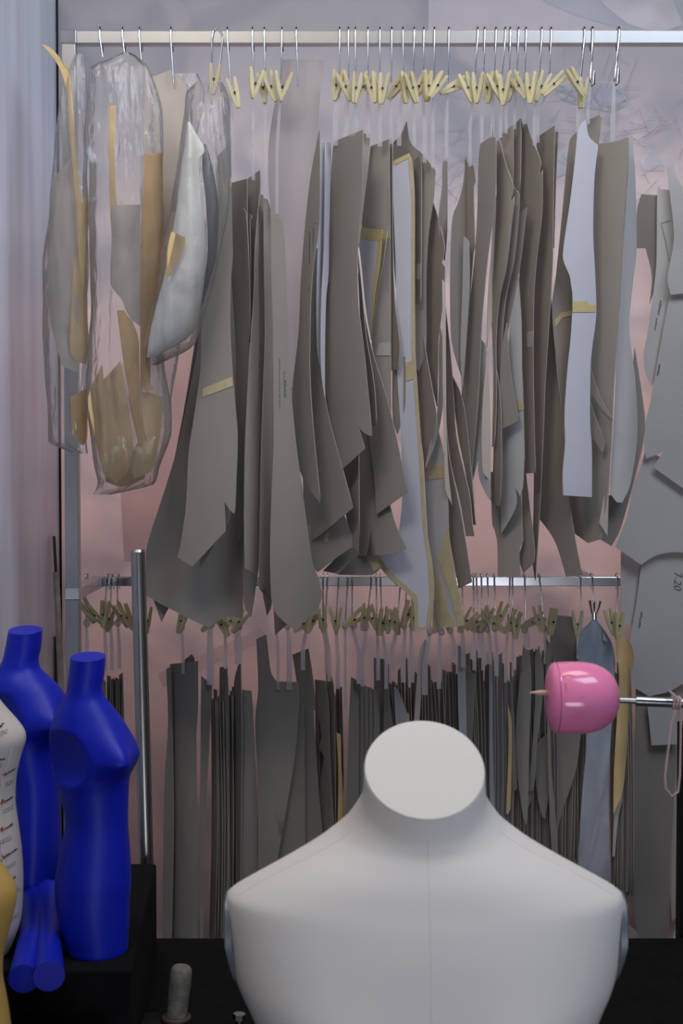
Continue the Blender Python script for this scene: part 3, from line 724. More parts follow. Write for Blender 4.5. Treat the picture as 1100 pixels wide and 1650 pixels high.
S('A18b', 'dark card in shadow left of the square footed card', [(548, 730), (578, 715), (579, 890), (566, 880), (555, 810)], -0.2, -0.8)
S('A18c', 'dark round cornered card end just above the lower rail hooks', [(520, 920), (552, 890), (577, 875), (578, 893), (562, 908), (545, 925)], 1.8, -0.2)
S('A18d', 'pale card end with a tan taped corner above the lower rail hooks', [(545, 926), (565, 890), (600, 890), (614, 914), (604, 924), (590, 927)], 2.2, -0.2, tapes=(('tape', [(588, 893), (604, 891), (614, 914), (602, 921)], 'tape'),))
S('A19', 'cream edged narrow card right behind the long white card', [(667, 258), (677, 252), (679, 265), (678.5, 425), (678, 490), (670, 490), (669, 316)], 0.2, -0.9, 0, 'card', tapes=(('tape', [(671, 425), (678, 425), (678, 450), (671, 450)], 'tape_clear'),))
S('A20', 'grey card curving along the right side of the long white card', [(669, 420), (680, 425), (682, 525), (686, 566), (698, 635), (703, 675), (694, 727), (685, 760), (681, 725), (674, 662), (669, 600), (667, 520)], -0.1, -0.6, 0.003)
S('A21', 'dark card with a torn pointed side right of the star topped card', [(698, 327), (705, 350), (716, 395), (712, 424), (717, 430), (716, 457), (709, 525), (706, 547), (704, 655), (697, 625), (686, 570), (684, 480), (687, 425), (691, 371)], 1.2, -1.1, 0.004)
S('A22', 'thin curved grey blade of card with a sickle shaped tip', [(709, 525), (714, 560), (716, 610), (712, 662), (705, 700), (697, 725), (684, 757), (692, 720), (703, 675), (707, 620), (707, 570)], -1.5, 0.8)
S('A23', 'thin pale strip of card with a pointed foot beside the sickle shaped card', [(712.5, 450), (717, 460), (718, 600), (719, 700), (722, 760), (728, 814), (717, 787), (715, 700), (713, 600)], -1.8, 0.6, 0, 'pale_paper')
S('A24', 'blue grey card with wrinkled masking tape along its long lower foot', [(680, 690), (705, 690), (715, 735), (722, 816), (724, 880), (735, 940), (749, 1008), (703, 1013), (697, 960), (690, 870), (685, 789)], -0.8, -0.3, 0.004, 'card_cool',
  tapes=(('tape', [(685, 752), (714, 749), (716, 770), (687, 773)], 'tape'), ('tape', [(722, 842), (725, 880), (736, 940), (749, 1008), (738, 1009), (728, 965), (716, 930), (705, 900), (712, 880)], 'tape'), ('tape', [(697, 925), (710, 930), (722, 985), (738, 1009), (703, 1013)], 'tape')))
S('A25', 'grey card with a slanted foot ending at the lower rail, right of taped card', [(714, 600), (722, 720), (735, 790), (743, 830), (752, 885), (760, 938), (739, 948), (730, 900), (724, 860), (721, 790), (716, 720)], -0.2, -0.5, 0.003)
S('A26', 'dark card with a square foot, left of the gap showing the wall', [(716, 480), (728, 600), (735, 700), (748, 760), (757, 800), (763, 864), (751, 864), (742, 810), (730, 760), (720, 700)], 0.6, -0.9)
S('A27', 'dark thin card just right of the square footed dark card', [(726, 600), (744, 640), (754, 700), (762, 790), (766, 846), (760, 845), (752, 770), (738, 700)], 1.4, -0.9)
fA6 = A['A6'][1].at
random.seed(3)
ln = []
for col_, y0, y1 in ((450, 577, 660), (458, 598, 640), (460, 612, 640)):
    y = y0
    while y < y1:
        l = random.uniform(1.5, 5); ln.append([(col_ + random.uniform(-.4, .4), y), (col_ + (y - y0) * .01, y + l)]); y += l + random.uniform(1.0, 2.5)
strokes('printed_notes', A['A6'][0], fA6, ln, 1.4, M['pencil'])
strokes('pencil_line', A['A8'][0], A['A8'][1].at, [[(491, 373), (500, 366), (509, 359)], [(499, 374), (498, 430), (497, 470)], [(505, 365), (503, 430)]], 1.0, M['ink'])
strokes('pencil_line', A['A8'][0], A['A8'][1].at, [[(480, 672), (486, 668), (489, 664)], [(482, 685), (488, 694), (484, 700)], [(481, 705), (486, 712), (490, 710)]], 0.9, M['pencil'])
strokes('pencil_line', A['A11'][0], A['A11'][1].at, [[(537, 262), (545, 260), (554, 259)], [(539, 266), (548, 264)]], 0.9, M['pencil'])
strokes('stitch_marks', A['A15'][0], A['A15'][1].at, [[(625, y), (625, y + 2.5)] for y in range(305, 470, 6)], 0.9, M['pencil'])

# right hand cluster of the upper rail
S('B1', 'very thin warm lit card, first right of the star topped card', [(717, 254), (720, 256), (720, 370), (716, 420), (712, 400), (706, 357), (712, 300), (713, 265)], 0.5, 1.6)
S('B2a', 'dark card with a concave left edge and pointed top near the wall scribbles', [(748.5, 248), (747, 289), (738, 325), (729, 349), (726, 398), (725, 480), (728, 550), (744, 610), (747, 500), (749, 400)], -0.6, 1.2)
S('B2b', 'dark card with a ragged right edge sharing the pointed top', [(748, 248), (753, 262), (763, 267), (766, 290), (763, 300), (765, 398), (763, 405), (757, 480), (752, 540), (747, 450), (747, 350), (750, 300)], 0.0, -1.0)
S('B2c', 'small blue grey card in front of the ragged edged dark card', [(747, 380), (755, 389), (756, 460), (750, 560), (744, 640), (742, 560), (745, 470)], -1.6, -0.5, 0, 'card_cool')
S('B3', 'tall grey card with a chamfered top, first broad one of the right cluster', [(774, 232), (789, 222), (793, 221), (794, 203), (795, 221), (799, 221), (799, 289), (795, 344), (786, 412), (779, 485), (775, 539), (770, 648), (762, 740), (756, 795), (748, 740), (744, 640), (750, 560), (758, 480), (765, 412), (769, 344), (771, 262)], -2.0, -0.6, 0.010)
S('B4', 'pale sliver of card in the gap right of the chamfered top card', [(796, 300), (802, 340), (800, 420), (795, 500), (784, 560), (786, 480), (792, 400)], -0.8, 0.8, 0, 'pale_paper')
S('B5a', 'card with a hollow curved right shoulder and barbed corner, frontmost of right cluster', [(805, 225), (814, 262), (827, 300), (822, 325), (829, 316), (823, 371), (815, 435), (804, 485), (799, 553), (800, 640), (797, 720), (793, 720), (795, 600), (792, 500), (796, 420), (800, 330), (800, 228)], -3.2, -0.5, 0.010)
S('B5b', 'card with a blunt corner just behind the barbed corner card', [(812, 262), (827, 300), (837, 313), (836, 340), (828, 420), (815, 480), (808, 560), (806, 650), (808, 740), (800, 820), (797, 760), (799, 640), (799, 553), (803, 485), (812, 435), (818, 371)], -2.2, -0.5, 0.006)
S('B5c', 'card with a sharp slanted tip, right of the blunt cornered card', [(849, 334), (846, 357), (838, 425), (828, 480), (818, 535), (810, 610), (806, 560), (813, 480), (826, 420), (834, 346)], -1.7, -0.4, 0.004)
S('B5d', 'flag shaped card with a slanted square foot in the right cluster', [(816, 520), (822, 594), (829, 640), (836, 678), (808, 692), (806, 640), (807, 570)], -2.8, -0.3)
S('B6a', 'short slanted card top behind the hollow shouldered card', [(808, 217), (827, 201), (827, 260), (826, 300), (815, 275), (804, 226)], -0.6, -0.4)
S('B6b', 'thin card top reaching highest in the middle of the right cluster', [(827, 206), (838, 191), (839.5, 220), (838, 312), (828, 300), (825, 262)], 0.0, -0.6)
S('B6c', 'dark narrow card deep inside the right cluster', [(839, 192), (843, 205), (847, 240), (851, 300), (850, 345), (838, 400), (836, 320)], 0.7, -0.8)
S('B7', 'card with a sharp top and a nick in its right edge, square foot', [(846, 190), (855, 221), (871, 259), (868, 281), (874, 274), (873, 344), (865, 412), (860, 480), (859, 594), (861, 703), (863, 762), (846, 763), (845, 700), (842, 600), (836, 480), (840, 400), (846, 316), (844, 207)], -0.9, -0.6, 0.008, tapes=(('tape', [(848, 535), (859, 533), (859, 558), (849, 560)], 'tape_clear'),))
S('B8', 'blue lit card with a notched foot under the flag shaped card', [(834, 430), (840, 520), (841, 620), (844, 703), (843, 780), (838, 800), (831, 786), (831, 818), (808, 861), (806, 800), (808, 700), (816, 640), (820, 540), (826, 480)], -1.2, -0.4, 0.006, 'card_cool', tapes=(('tape', [(833, 647), (843, 646), (844, 660), (834, 662)], 'tape'),))
S('B9', 'narrow pale card with a pointed foot in the dark left half of right cluster', [(784, 572), (788, 620), (790, 700), (790, 775), (777, 757), (777, 660)], -2.4, 0.5, 0, 'pale_paper')
S('B10', 'narrow dark card with a square foot right of the narrow pale card', [(797, 580), (806, 640), (808, 740), (806, 816), (792, 812), (795, 740)], -1.2, -0.8)
S('B10b', 'blue grey card behind the narrow pale card with a ragged foot', [(774, 545), (783, 560), (781, 650), (780, 757), (789, 775), (791, 807), (784, 798), (772, 770), (770, 738), (757, 790), (755, 740), (764, 650)], -0.8, -0.4, 0, 'card_cool')
S('B11', 'grey card end standing on the lower rail line with a wavy left edge', [(790, 760), (793, 844), (797, 855), (801, 876), (802, 930), (838, 930), (837, 885), (843, 870), (838, 790), (830, 770)], 0.8, -0.2, 0.003)
S('B12', 'dark pointed card foot between the wavy edged card and the tall dark card', [(844, 740), (853, 811), (861, 882), (861, 906), (843, 923), (836, 898), (843, 868), (841, 800)], 0.2, -0.5)
S('B13', 'tall dark card with a high slanted top, rightmost of the dense cluster', [(863, 223), (894, 202), (893, 235), (891, 344), (890, 430), (883, 539), (878, 621), (875, 700), (869, 830), (862, 935), (858, 900), (860, 800), (860, 700), (857, 594), (858, 480), (864, 412), (870, 344), (868, 262)], 0.2, -1.2, 0.008)
S('B13b', 'thin card edge peeping out right of the tall dark card top', [(893, 212), (900, 213), (896, 275), (892, 400), (889, 340)], 1.4, -0.8)
S('B14', 'large shadowed card widening downward, left of the white strip', [(884, 420), (890, 520), (897, 600), (909, 700), (917, 803), (927, 871), (938, 927), (912, 929), (898, 882), (885, 857), (868, 835), (873, 720), (877, 620), (882, 530)], 1.2, -0.5, 0.004)
S('B15', 'brownish card behind the white strip with a patch of tan tape', [(917, 228), (928, 213), (930, 300), (918, 440), (922, 480), (923, 540), (918, 600), (914, 650), (910, 700), (896, 580), (889, 500), (896, 440), (905, 350)], 0.4, 0.3, 0, tapes=(('tape', [(893, 516), (905, 503), (921, 501), (921, 509), (906, 512), (894, 528)], 'tape'),))
S('B16', 'long white curved strip pattern with yellow tape across its middle', [(930, 216), (934, 202), (943, 193), (945, 209), (949, 221), (961, 233), (963, 236), (957, 289), (955, 374), (958, 435), (960, 490), (959, 519), (954, 556), (951, 590), (950, 677), (953, 725), (953, 801), (907, 798), (906, 762), (910, 713), (909, 665), (914, 592), (919, 544), (922, 483), (918, 447), (907, 418), (909, 386), (918, 325), (925, 265)], -3.0, 0.15, 0.004, 'white', tapes=(('tape', [(922, 486), (944, 485), (949, 491), (960, 491), (959, 503), (922, 503)], 'yellow_tape'),))
S('B16b', 'small folded grey card top beside the white strip hook', [(946, 195), (965, 185), (969, 190), (963, 233), (952, 224), (947, 212)], 0.2, -0.3)
S('B17', 'broad shadowed grey card right of the white strip with a slanted top', [(964, 232), (990, 228), (1012, 221), (1010, 277), (1005, 350), (998, 471), (992, 568), (988, 640), (985, 700), (981, 762), (975, 820), (970, 868), (947, 875), (925, 859), (915, 800), (920, 700), (940, 600), (948, 500), (950, 374), (956, 289)], 0.0, -0.4, 0.012)
S('B17b', 'small curved card tongue just right of the white strip', [(949, 585), (958, 615), (970, 645), (988, 678), (972, 662), (958, 642), (949, 625)], -2.0, -0.3)
S('B17c', 'lower small card tongue with a dark tip right of the white strip', [(948, 640), (962, 680), (974, 712), (971, 731), (962, 717), (949, 690)], -1.6, -0.3)
S('B17d', 'thin pale pointed card foot below the broad shadowed card', [(982, 740), (980, 800), (978, 864), (965, 842), (972, 805), (978, 770)], -1.4, 0.4, 0, 'pale_paper')
S('B18', 'bowed blue grey card with a rounded foot, last on the upper rail', [(1013, 224), (1018, 220), (1023, 289), (1025, 398), (1020, 447), (1013, 519), (1017, 568), (1023, 616), (1026, 701), (1015, 779), (1002, 810), (993, 809), (983, 796), (985, 740), (989, 677), (993, 568), (999, 471), (1006, 350), (1011, 277)], -0.6, 0.3, 0.006, 'card_cool')
S('B18b', 'dark brown card in shadow behind the bowed blue grey card', [(1022, 560), (1036, 650), (1038, 700), (1022, 770), (1000, 850), (985, 880), (965, 868), (978, 800), (1000, 790), (1014, 760), (1022, 701), (1018, 620)], 2.2, 0.2)

# big cards hanging flat against the wall at the right edge
BASE['k'] = 1.0
S('C0', 'brownish folded card piece left of the stacked wall cards', [(1033, 313), (1062, 315), (1060, 440), (1046, 490), (1050, 445), (1040, 400), (1026, 400), (1026, 340)], 0, 0.2, Y=2.790)
S('C1', 'narrow wall card with pencilled writing along its left edge', [(1060, 299), (1064, 305), (1078, 306), (1085, 350), (1090, 390), (1084, 447), (1085, 480), (1078, 500), (1068, 560), (1060, 600), (1050, 621), (1040, 600), (1037, 570), (1044, 531), (1052, 471), (1057, 422), (1058, 325)], 0, 0.0, 0, 'card_pale', Y=2.780)
S('C2', 'pale pointed top card, frontmost and highest at the right edge', [(1075, 270), (1084, 266), (1096, 297), (1130, 330), (1130, 470), (1080, 475), (1075, 447), (1085, 390), (1083, 350), (1079, 316)], 0, 0.0, 0, 'card_pale', Y=2.750)
S('C3', 'large pale wall card at the right edge with a cut notch at its foot', [(1079, 470), (1130, 466), (1130, 806), (1100, 787), (1051, 752), (1069, 728), (1040, 739), (1038, 713), (1041, 677), (1049, 641), (1058, 587), (1068, 531)], 0, 0.0, 0, 'card_pale', Y=2.765)
S('C4', 'wall card with a hollow curved foot above the numbered card', [(1040, 725), (1060, 735), (1130, 790), (1130, 892), (1097, 890), (1078, 890), (1056, 895), (1032, 910), (991, 881), (1005, 847), (1018, 800), (1030, 760)], 0, 0.0, 0, 'card_pale', Y=2.780)
S('C5', 'large wall card with the handwritten number 7.20 and a round foot', [(1033, 905), (1056, 885), (1130, 885), (1130, 1090), (1100, 1101), (1078, 1114), (1045, 1122), (1022, 1108), (1013, 1077), (1013, 1041), (1025, 968)], 0, 0.0, 0, 'card_pale', Y=2.795)
S('C5b', 'blue shaded card edge left of the numbered wall card', [(1000, 880), (1040, 900), (1030, 968), (1020, 1010), (1000, 1000), (1000, 940)], 0, 0.0, 0, 'card_pale', Y=2.810)
S('C6', 'long narrow wall card with a rounded notched foot at bottom right', [(1024, 1105), (1044, 1110), (1085, 1100), (1090, 1200), (1080, 1377), (1077, 1505), (1067, 1574), (1055, 1548), (1057, 1592), (1038, 1570), (1027, 1530), (1022, 1479), (1020, 1414), (1022, 1250)], 0, 0.0, 0, 'card', Y=2.805)
S('C7', 'pinkish grey card strip behind the long narrow wall card', [(1070, 1090), (1125, 1080), (1118, 1250), (1105, 1465), (1082, 1485), (1076, 1377)], 0, 0.0, 0, 'pale_paper', Y=2.817)
S('C8', 'small pale card square behind the pink elastic loop', [(1042, 1130), (1092, 1122), (1090, 1199), (1049, 1201)], 0, 0.0, 0, 'card_pale', Y=2.787)
S('C9', 'blue grey sheet corner at the bottom right beside the dark post', [(1094, 1470), (1125, 1470), (1125, 1700), (1040, 1700), (1068, 1574)], 0, 0.2, 0, 'card_pale', Y=2.715)
for w, y, a in (('7.', 921, 1.45), ('20', 933, 1.6)):
    writing('handwriting', w, 17, 1086, y, a, A['C5'][1].at, A['C5'][0], M['pencil'])
for k, x, y, l, hh_ in (('C1', 1063, 484, 24, 4.0), ('C1', 1057, 512, 20, 4.0), ('C5', 1032, 985, 27, 4.5), ('C3', 1061, 587, 19, 3.2)):
    strokes('handwriting', A[k][0], A[k][1].at, [scribble(x, y, 1.75, l, hh_, x + y)], 0.9, M['pencil'])
strokes('cut_line', A['C1'][0], A['C1'][1].at, [[(1065, 362), (1072, 390), (1078, 422)], [(1064, 360), (1080, 356)], [(1084, 330), (1084, 350)]], 1.1, M['pencil'])
# ------------------------------------------------------------------ patterns on the lower rail
BASE['Y'] = LOW_Y; BASE['k'] = 1.6
S('D0', 'dark card edge left of the first broad card under the lower rail', [(268, 1078), (275, 1074), (280, 1300), (276, 1535), (262, 1535), (264, 1330), (266, 1248), (271, 1166)], 0.5, -0.5)
S('D1', 'first broad dark card left of the steel pole side, flat topped, lower rail', [(274, 1070), (312, 1066), (319, 1065), (319, 1139), (316, 1194), (318, 1330), (319, 1535), (266, 1535), (268, 1330), (270, 1248), (275, 1166)], -0.5, -0.5, 0.018)
S('D1b', 'ragged card corners sticking up behind the first broad lower card', [(296, 1064), (309, 1054), (313, 1060), (316, 1300), (300, 1300)], 1.2, -0.3)
S('D2', 'leftmost pale faced card of the narrow lower bundle with pencil lines', [(324, 1089), (342, 1104), (340, 1140), (336, 1221), (331, 1330), (327, 1535), (321, 1535), (322, 1330), (323, 1221)], -1.0, 0.6)
S('D3', 'short topped card standing up in the narrow lower bundle', [(354, 1075), (366, 1074), (368, 1120), (369, 1300), (366, 1530), (352, 1530), (352, 1300)], 1.0, -0.6)
S('D4', 'black looking card with pointed top in the narrow lower bundle', [(377, 1105), (384, 1072), (388, 1068), (390, 1200), (388, 1400), (386, 1530), (376, 1530), (376, 1300)], -0.2, -1.5)
S('D5', 'broad rounded card closing the narrow lower bundle on its right', [(390, 1111), (405, 1113), (407, 1140), (411, 1221), (415, 1330), (414, 1440), (412, 1530), (386, 1530), (388, 1330), (390, 1200)], -0.6, 0.5, 0.012)
S('E1', 'large dark lower card with a tall neck shaped top on its left', [(413, 1030), (429, 1022), (436, 1081), (445, 1098), (480, 1099), (482, 1128), (475, 1218), (460, 1309), (445, 1400), (430, 1535), (414, 1535), (416, 1400), (415, 1255), (411, 1164), (416, 1109)], -1.0, -0.15, 0.006)
S('E2', 'narrow card overlapping the large neck topped lower card', [(479, 1130), (489, 1135), (491, 1218), (491, 1400), (480, 1500), (440, 1500), (445, 1400), (461, 1309), (474, 1218)], -0.2, -0.15)
S('E3', 'square topped narrow card, second overlap right of the neck topped card', [(488, 1138), (505, 1138), (507, 1182), (513, 1273), (520, 1360), (522, 1460), (488, 1460), (489, 1218)], -0.8, -0.3)
S('E4', 'card top with a folded tip behind the neck topped lower card', [(471, 1055), (480, 1051), (497, 1045), (504, 1091), (509, 1145), (484, 1145), (478, 1100)], 1.0, -0.1)
S('E5', 'jagged edged dark card near the left shoulder of the white torso', [(507, 1095), (524, 1097), (530, 1140), (531, 1200), (536, 1300), (540, 1360), (520, 1380), (514, 1273), (522, 1222), (513, 1205), (518, 1182), (510, 1140)], 0.4, -0.5)
S('E6', 'dark card with a slanted tip behind the jagged lower card', [(525, 1073), (537, 1103), (540, 1200), (541, 1370), (528, 1370), (526, 1140)], 1.0, -0.8)
S('E7', 'small cream card edge low between the jagged card and the torso neck', [(542, 1180), (549, 1184), (550, 1240), (556, 1330), (550, 1370), (544, 1340), (545, 1240)], 0.2, 0.4, 0, 'cream')
S('F1', 'flat faced dark card leading the stepped row left of the torso neck', [(565, 1090), (580, 1100), (583, 1229), (582, 1390), (556, 1390), (560, 1229)], -0.6, 0.4)
for i, (x, yt) in enumerate(((581, 1102), (588, 1104), (595, 1107), (602, 1110))):
    nth = ('first', 'second', 'third', 'fourth')[i]
    S('F2%d' % i, 'narrow dark card, %s in the stepped row left of the torso neck' % nth, [(x, yt), (x + 8, yt + 5), (x + 9, yt + 120), (x + 7, 1380), (x - 1, 1380), (x, 1200)], -0.3 + 0.3 * i, 1.0)
S('G0', 'tall dim card behind the stepped row, left of the torso neck', [(602, 1060), (620, 1062), (622, 1100), (624, 1300), (604, 1300)], 3.0, -0.2)
S('G1', 'slanted card blade leaning right above the torso neck left side', [(619, 1085), (624, 1110), (632, 1160), (642, 1230), (618, 1230), (618, 1150)], 0.6, -0.4)
S('G2', 'pale bluish card flap with a slanted edge above the torso neck', [(634, 1106), (640, 1110), (655, 1148), (658, 1176), (654, 1240), (645, 1240), (638, 1170)], -0.8, -0.3, 0, 'card_cool', tapes=(('tape', [(655, 1148), (659, 1150), (659, 1240), (655, 1240), (655, 1176)], 'tape'),))
S('G3', 'cream folded paper strip hanging left of the torso neck top', [(676, 1050), (684, 1030), (690, 1035), (681, 1090), (674, 1180), (670, 1240), (664, 1240), (668, 1140)], -1.2, 0.2, 0, 'pale_paper')
S('G4', 'blue grey narrow card right above the torso neck', [(737, 1040), (749, 1042), (750, 1110), (752, 1200), (756, 1290), (745, 1290), (738, 1150)], -0.6, 0.4, 0, 'card_cool')
S('G5', 'dark leaf of card with a slanted right tip above the torso neck', [(750, 1070), (766, 1090), (764, 1130), (760, 1200), (756, 1270), (750, 1200)], 0.0, -0.4)
S('G6', 'tall pale edged card right of the torso neck', [(788, 1050), (794, 1052), (793, 1180), (796, 1300), (798, 1400), (790, 1400), (788, 1200)], -0.4, 0.8, 0, 'card_cool')
S('G7', 'cream torn card edge right of the torso neck', [(818, 1135), (823, 1160), (824, 1200), (822, 1300), (818, 1312), (815, 1310), (819, 1200)], -0.4, 0.4, 0, 'cream')
S('G8', 'narrow card with a square foot right of the cream torn edge', [(823, 1100), (828, 1160), (833, 1270), (827, 1276), (823, 1200)], -0.2, -0.6)
S('J1', 'big leaf shaped dark card left of the pink cup', [(842, 1045), (853, 1047), (856, 1100), (853, 1180), (851, 1270), (848, 1330), (842, 1312), (834, 1250), (831, 1180), (836, 1110)], -1.6, -0.5, 0.008)
S('J2', 'pale edged card with a pointed foot below the wooden skewer tip', [(868, 1040), (876, 1090), (872, 1140), (865, 1200), (862, 1250), (859, 1274), (850, 1275), (857, 1210), (862, 1130), (862, 1060)], -2.2, -0.5, 0.006)
S('J3', 'long thin card edge falling below the pink cup left side', [(880, 1030), (886, 1040), (886, 1150), (888, 1240), (896, 1330), (900, 1400), (890, 1400), (884, 1280), (881, 1150)], -1.8, 0.6)
S('J4', 'dark card with a blue tinted tip below the leaf shaped card', [(862, 1200), (882, 1180), (884, 1270), (878, 1320), (872, 1312), (864, 1270)], -0.4, -0.2)
S('J5', 'small curved card tail hanging below the leaf shaped card', [(850, 1268), (858, 1272), (853, 1295), (845, 1318), (849, 1290)], -1.0, -0.2)
S('J6', 'dark brown card with a slanted right edge below the pink cup', [(888, 1180), (936, 1170), (928, 1240), (905, 1310), (895, 1360), (888, 1260)], 0.0, -0.3)
S('K0', 'mauve grey card hanging flat behind the pink cup', [(885, 990), (924, 994), (932, 1080), (934, 1380), (890, 1400), (887, 1100)], 2.6, 0.0)
S('K1', 'blue grey cloth gathered at its top, hanging behind the pink cup', [(937, 1014), (950, 1003), (957, 990), (964, 1003), (978, 1023), (988, 1045), (990, 1100), (984, 1183), (980, 1277), (983, 1400), (986, 1520), (924, 1520), (930, 1400), (937, 1290), (944, 1183), (934, 1100), (930, 1050)], -0.8, 0.0, 0.004, 'cloth_blue', name='hanging_cloth', cat='cloth', rough=0.016)
S('K2', 'small white paper tag edge at the shoulder of the blue grey cloth', [(972, 1018), (975, 1026), (979, 1034), (971, 1031)], -1.6, 0.0, 0, 'white', name='paper_tag', cat='tag', th=0.0006)
S('L1', 'cream curled paper pattern right of the blue grey cloth', [(990, 1016), (1010, 1030), (1020, 1055), (1016, 1095), (1012, 1160), (1008, 1223), (1002, 1277), (988, 1312), (989, 1240), (994, 1150), (997, 1090), (992, 1040)], -0.6, 0.5, 0.014, 'cream', name='paper_pattern', cat='pattern paper')
S('L2', 'small tan paper hook shape under the curled cream pattern', [(996, 1275), (1004, 1283), (1000, 1298), (995, 1320), (990, 1380), (986, 1380), (989, 1318)], -0.2, 0.2, 0, 'pale_paper', name='paper_pattern', cat='pattern paper')
S('L3', 'thin pale card edge left of the long narrow wall card', [(1012, 1155), (1019, 1150), (1018, 1325), (1012, 1330)], 1.0, 0.3)
S('L4', 'mauve card end low between the torso shoulder and long wall card', [(1000, 1380), (1012, 1330), (1020, 1335), (1019, 1430), (1006, 1480), (994, 1470)], 2.0, 0.1, 0, 'pale_paper')
S('L5', 'dark rounded card tip beside the right armhole of the white torso', [(1014, 1490), (1030, 1510), (1040, 1570), (1024, 1592), (1014, 1580)], 2.0, 0.1)

# tightly packed bundles: many near edge-on sheets
def bundle(x0, x1, step, yt, yb, label, group, seed, w=(5, 9), lay=(0, 3), mats=('card',), jit=14):
    rnd = random.Random(seed)
    x = x0; i = 0
    while x < x1:
        ww = rnd.uniform(*w); t_ = yt + rnd.uniform(-jit, jit); b_ = yb + rnd.uniform(-20, 20); sh = rnd.uniform(-3, 3); bow = rnd.uniform(-2, 3)
        pts = [(x, t_), (x + ww * rnd.uniform(.5, 1), t_ + rnd.uniform(-6, 8)), (x + ww + bow, (t_ + b_) / 2), (x + ww + sh, b_), (x + sh, b_ + rnd.uniform(-6, 6)), (x + bow * .7, (t_ + b_) / 2)]
        sheet(label, pts, sum(lay) / 2 + rnd.uniform(-.1, .1), -1.3, 0.0, rnd.choice(mats), group=group)
        x += 0.78 * step * rnd.uniform(.7, 1.3); i += 1
bundle(166, 196, 7, 1085, 1420, 'thin dark card edge in the small bundle between blue torso and steel pole', 'small bundle behind the blue torso', 1)
bundle(340, 386, 5.5, 1112, 1530, 'thin dark card edge packed in the narrow bundle left of the white torso', 'narrow bundle left of the white torso', 2, lay=(-0.6, 2.5))
bundle(508, 548, 7, 1110, 1370, 'thin dark card edge in the bundle beside the jagged lower card', 'bundle beside the jagged card', 3, lay=(1.5, 3.5))
bundle(622, 740, 6.5, 1085, 1290, 'thin dark card edge in the bundle directly above the torso neck', 'bundle above the torso neck', 4, lay=(0.2, 3.5), jit=26)
bundle(742, 832, 6.0, 1075, 1390, 'thin dark card edge in the bundle right of the torso neck', 'bundle right of the torso neck', 5, lay=(0.2, 3.2), jit=28, mats=('card', 'card', 'card_cool'))
bundle(832, 890, 6.5, 1050, 1390, 'thin dark card edge in the bundle left of the pink cup', 'bundle left of the pink cup', 6, lay=(0.4, 3.0), jit=12)
bundle(892, 940, 9, 1110, 1420, 'thin dark card edge in the bundle behind the pink cup', 'bundle behind the pink cup', 7, lay=(0.4, 2.0))
bundle(984, 1014, 6, 1080, 1450, 'thin dark card edge in the bundle right of the blue grey cloth', 'bundle right of the blue grey cloth', 8, lay=(0.6, 2.4))

# ------------------------------------------------------------------ lofts in rows (y, left x, right x, half depth in metres)
def interp_rows(rows, n):
    ys = [r[0] for r in rows]
    out = []
    for i in range(n + 1):
        y = ys[0] + (ys[-1] - ys[0]) * i / n
        k = max(j for j in range(len(rows) - 1) if rows[j][0] <= y + 1e-6)
        p0 = rows[max(k - 1, 0)]; p1 = rows[k]; p2 = rows[k + 1]; p3 = rows[min(k + 2, len(rows) - 1)]
        L = p2[0] - p1[0]; t = (y - p1[0]) / L
        vals = [y]
        for c in range(1, len(rows[0])):
            m1 = (p2[c] - p0[c]) / max(1e-6, (p2[0] - p0[0])) * L
            m2 = (p3[c] - p1[c]) / max(1e-6, (p3[0] - p1[0])) * L
            d = p2[c] - p1[c]
            if k == 0: m1 = d
            lim = 2.5 * abs(d)
            m1 = max(-lim, min(lim, m1)); m2 = max(-lim, min(lim, m2))
            vals.append(p1[c] * (2*t**3 - 3*t**2 + 1) + m1 * (t**3 - 2*t**2 + t) + p2[c] * (-2*t**3 + 3*t**2) + m2 * (t**3 - t**2))
        out.append(vals)
    return out

def loft(name, rows, D, mat, parent=None, n=40, seg=36, fn=None, caps=(True, True), sharp=None, cap_mat=None):
    rr = interp_rows(rows, n)
    verts, faces, fm = [], [], []
    for i, (y, xl, xr, dep) in enumerate(rr):
        a = P(xl, y, D); b = P(xr, y, D)
        c = (a + b) / 2; rx = (b.x - a.x) / 2
        for k in range(seg):
            th = 2 * math.pi * k / seg
            p = Vector((c.x + rx * math.cos(th), D + dep * math.sin(th), c.z))
            if fn: p = fn(p, c, rx, dep, th, y)
            verts.append(p)
    for i in range(n):
        for k in range(seg):
            k2 = (k + 1) % seg
            faces.append((i * seg + k, i * seg + k2, (i + 1) * seg + k2, (i + 1) * seg + k)); fm.append(0)
    if caps[0]: faces.append(tuple(range(seg))); fm.append(1 if cap_mat else 0)
    if caps[1]: faces.append(tuple(range(n * seg, (n + 1) * seg))); fm.append(0)
    mats = [mat] + ([cap_mat] if cap_mat else [])
    return link(name, verts, faces, mats, parent, face_mats=fm, sharp_angle=sharp)

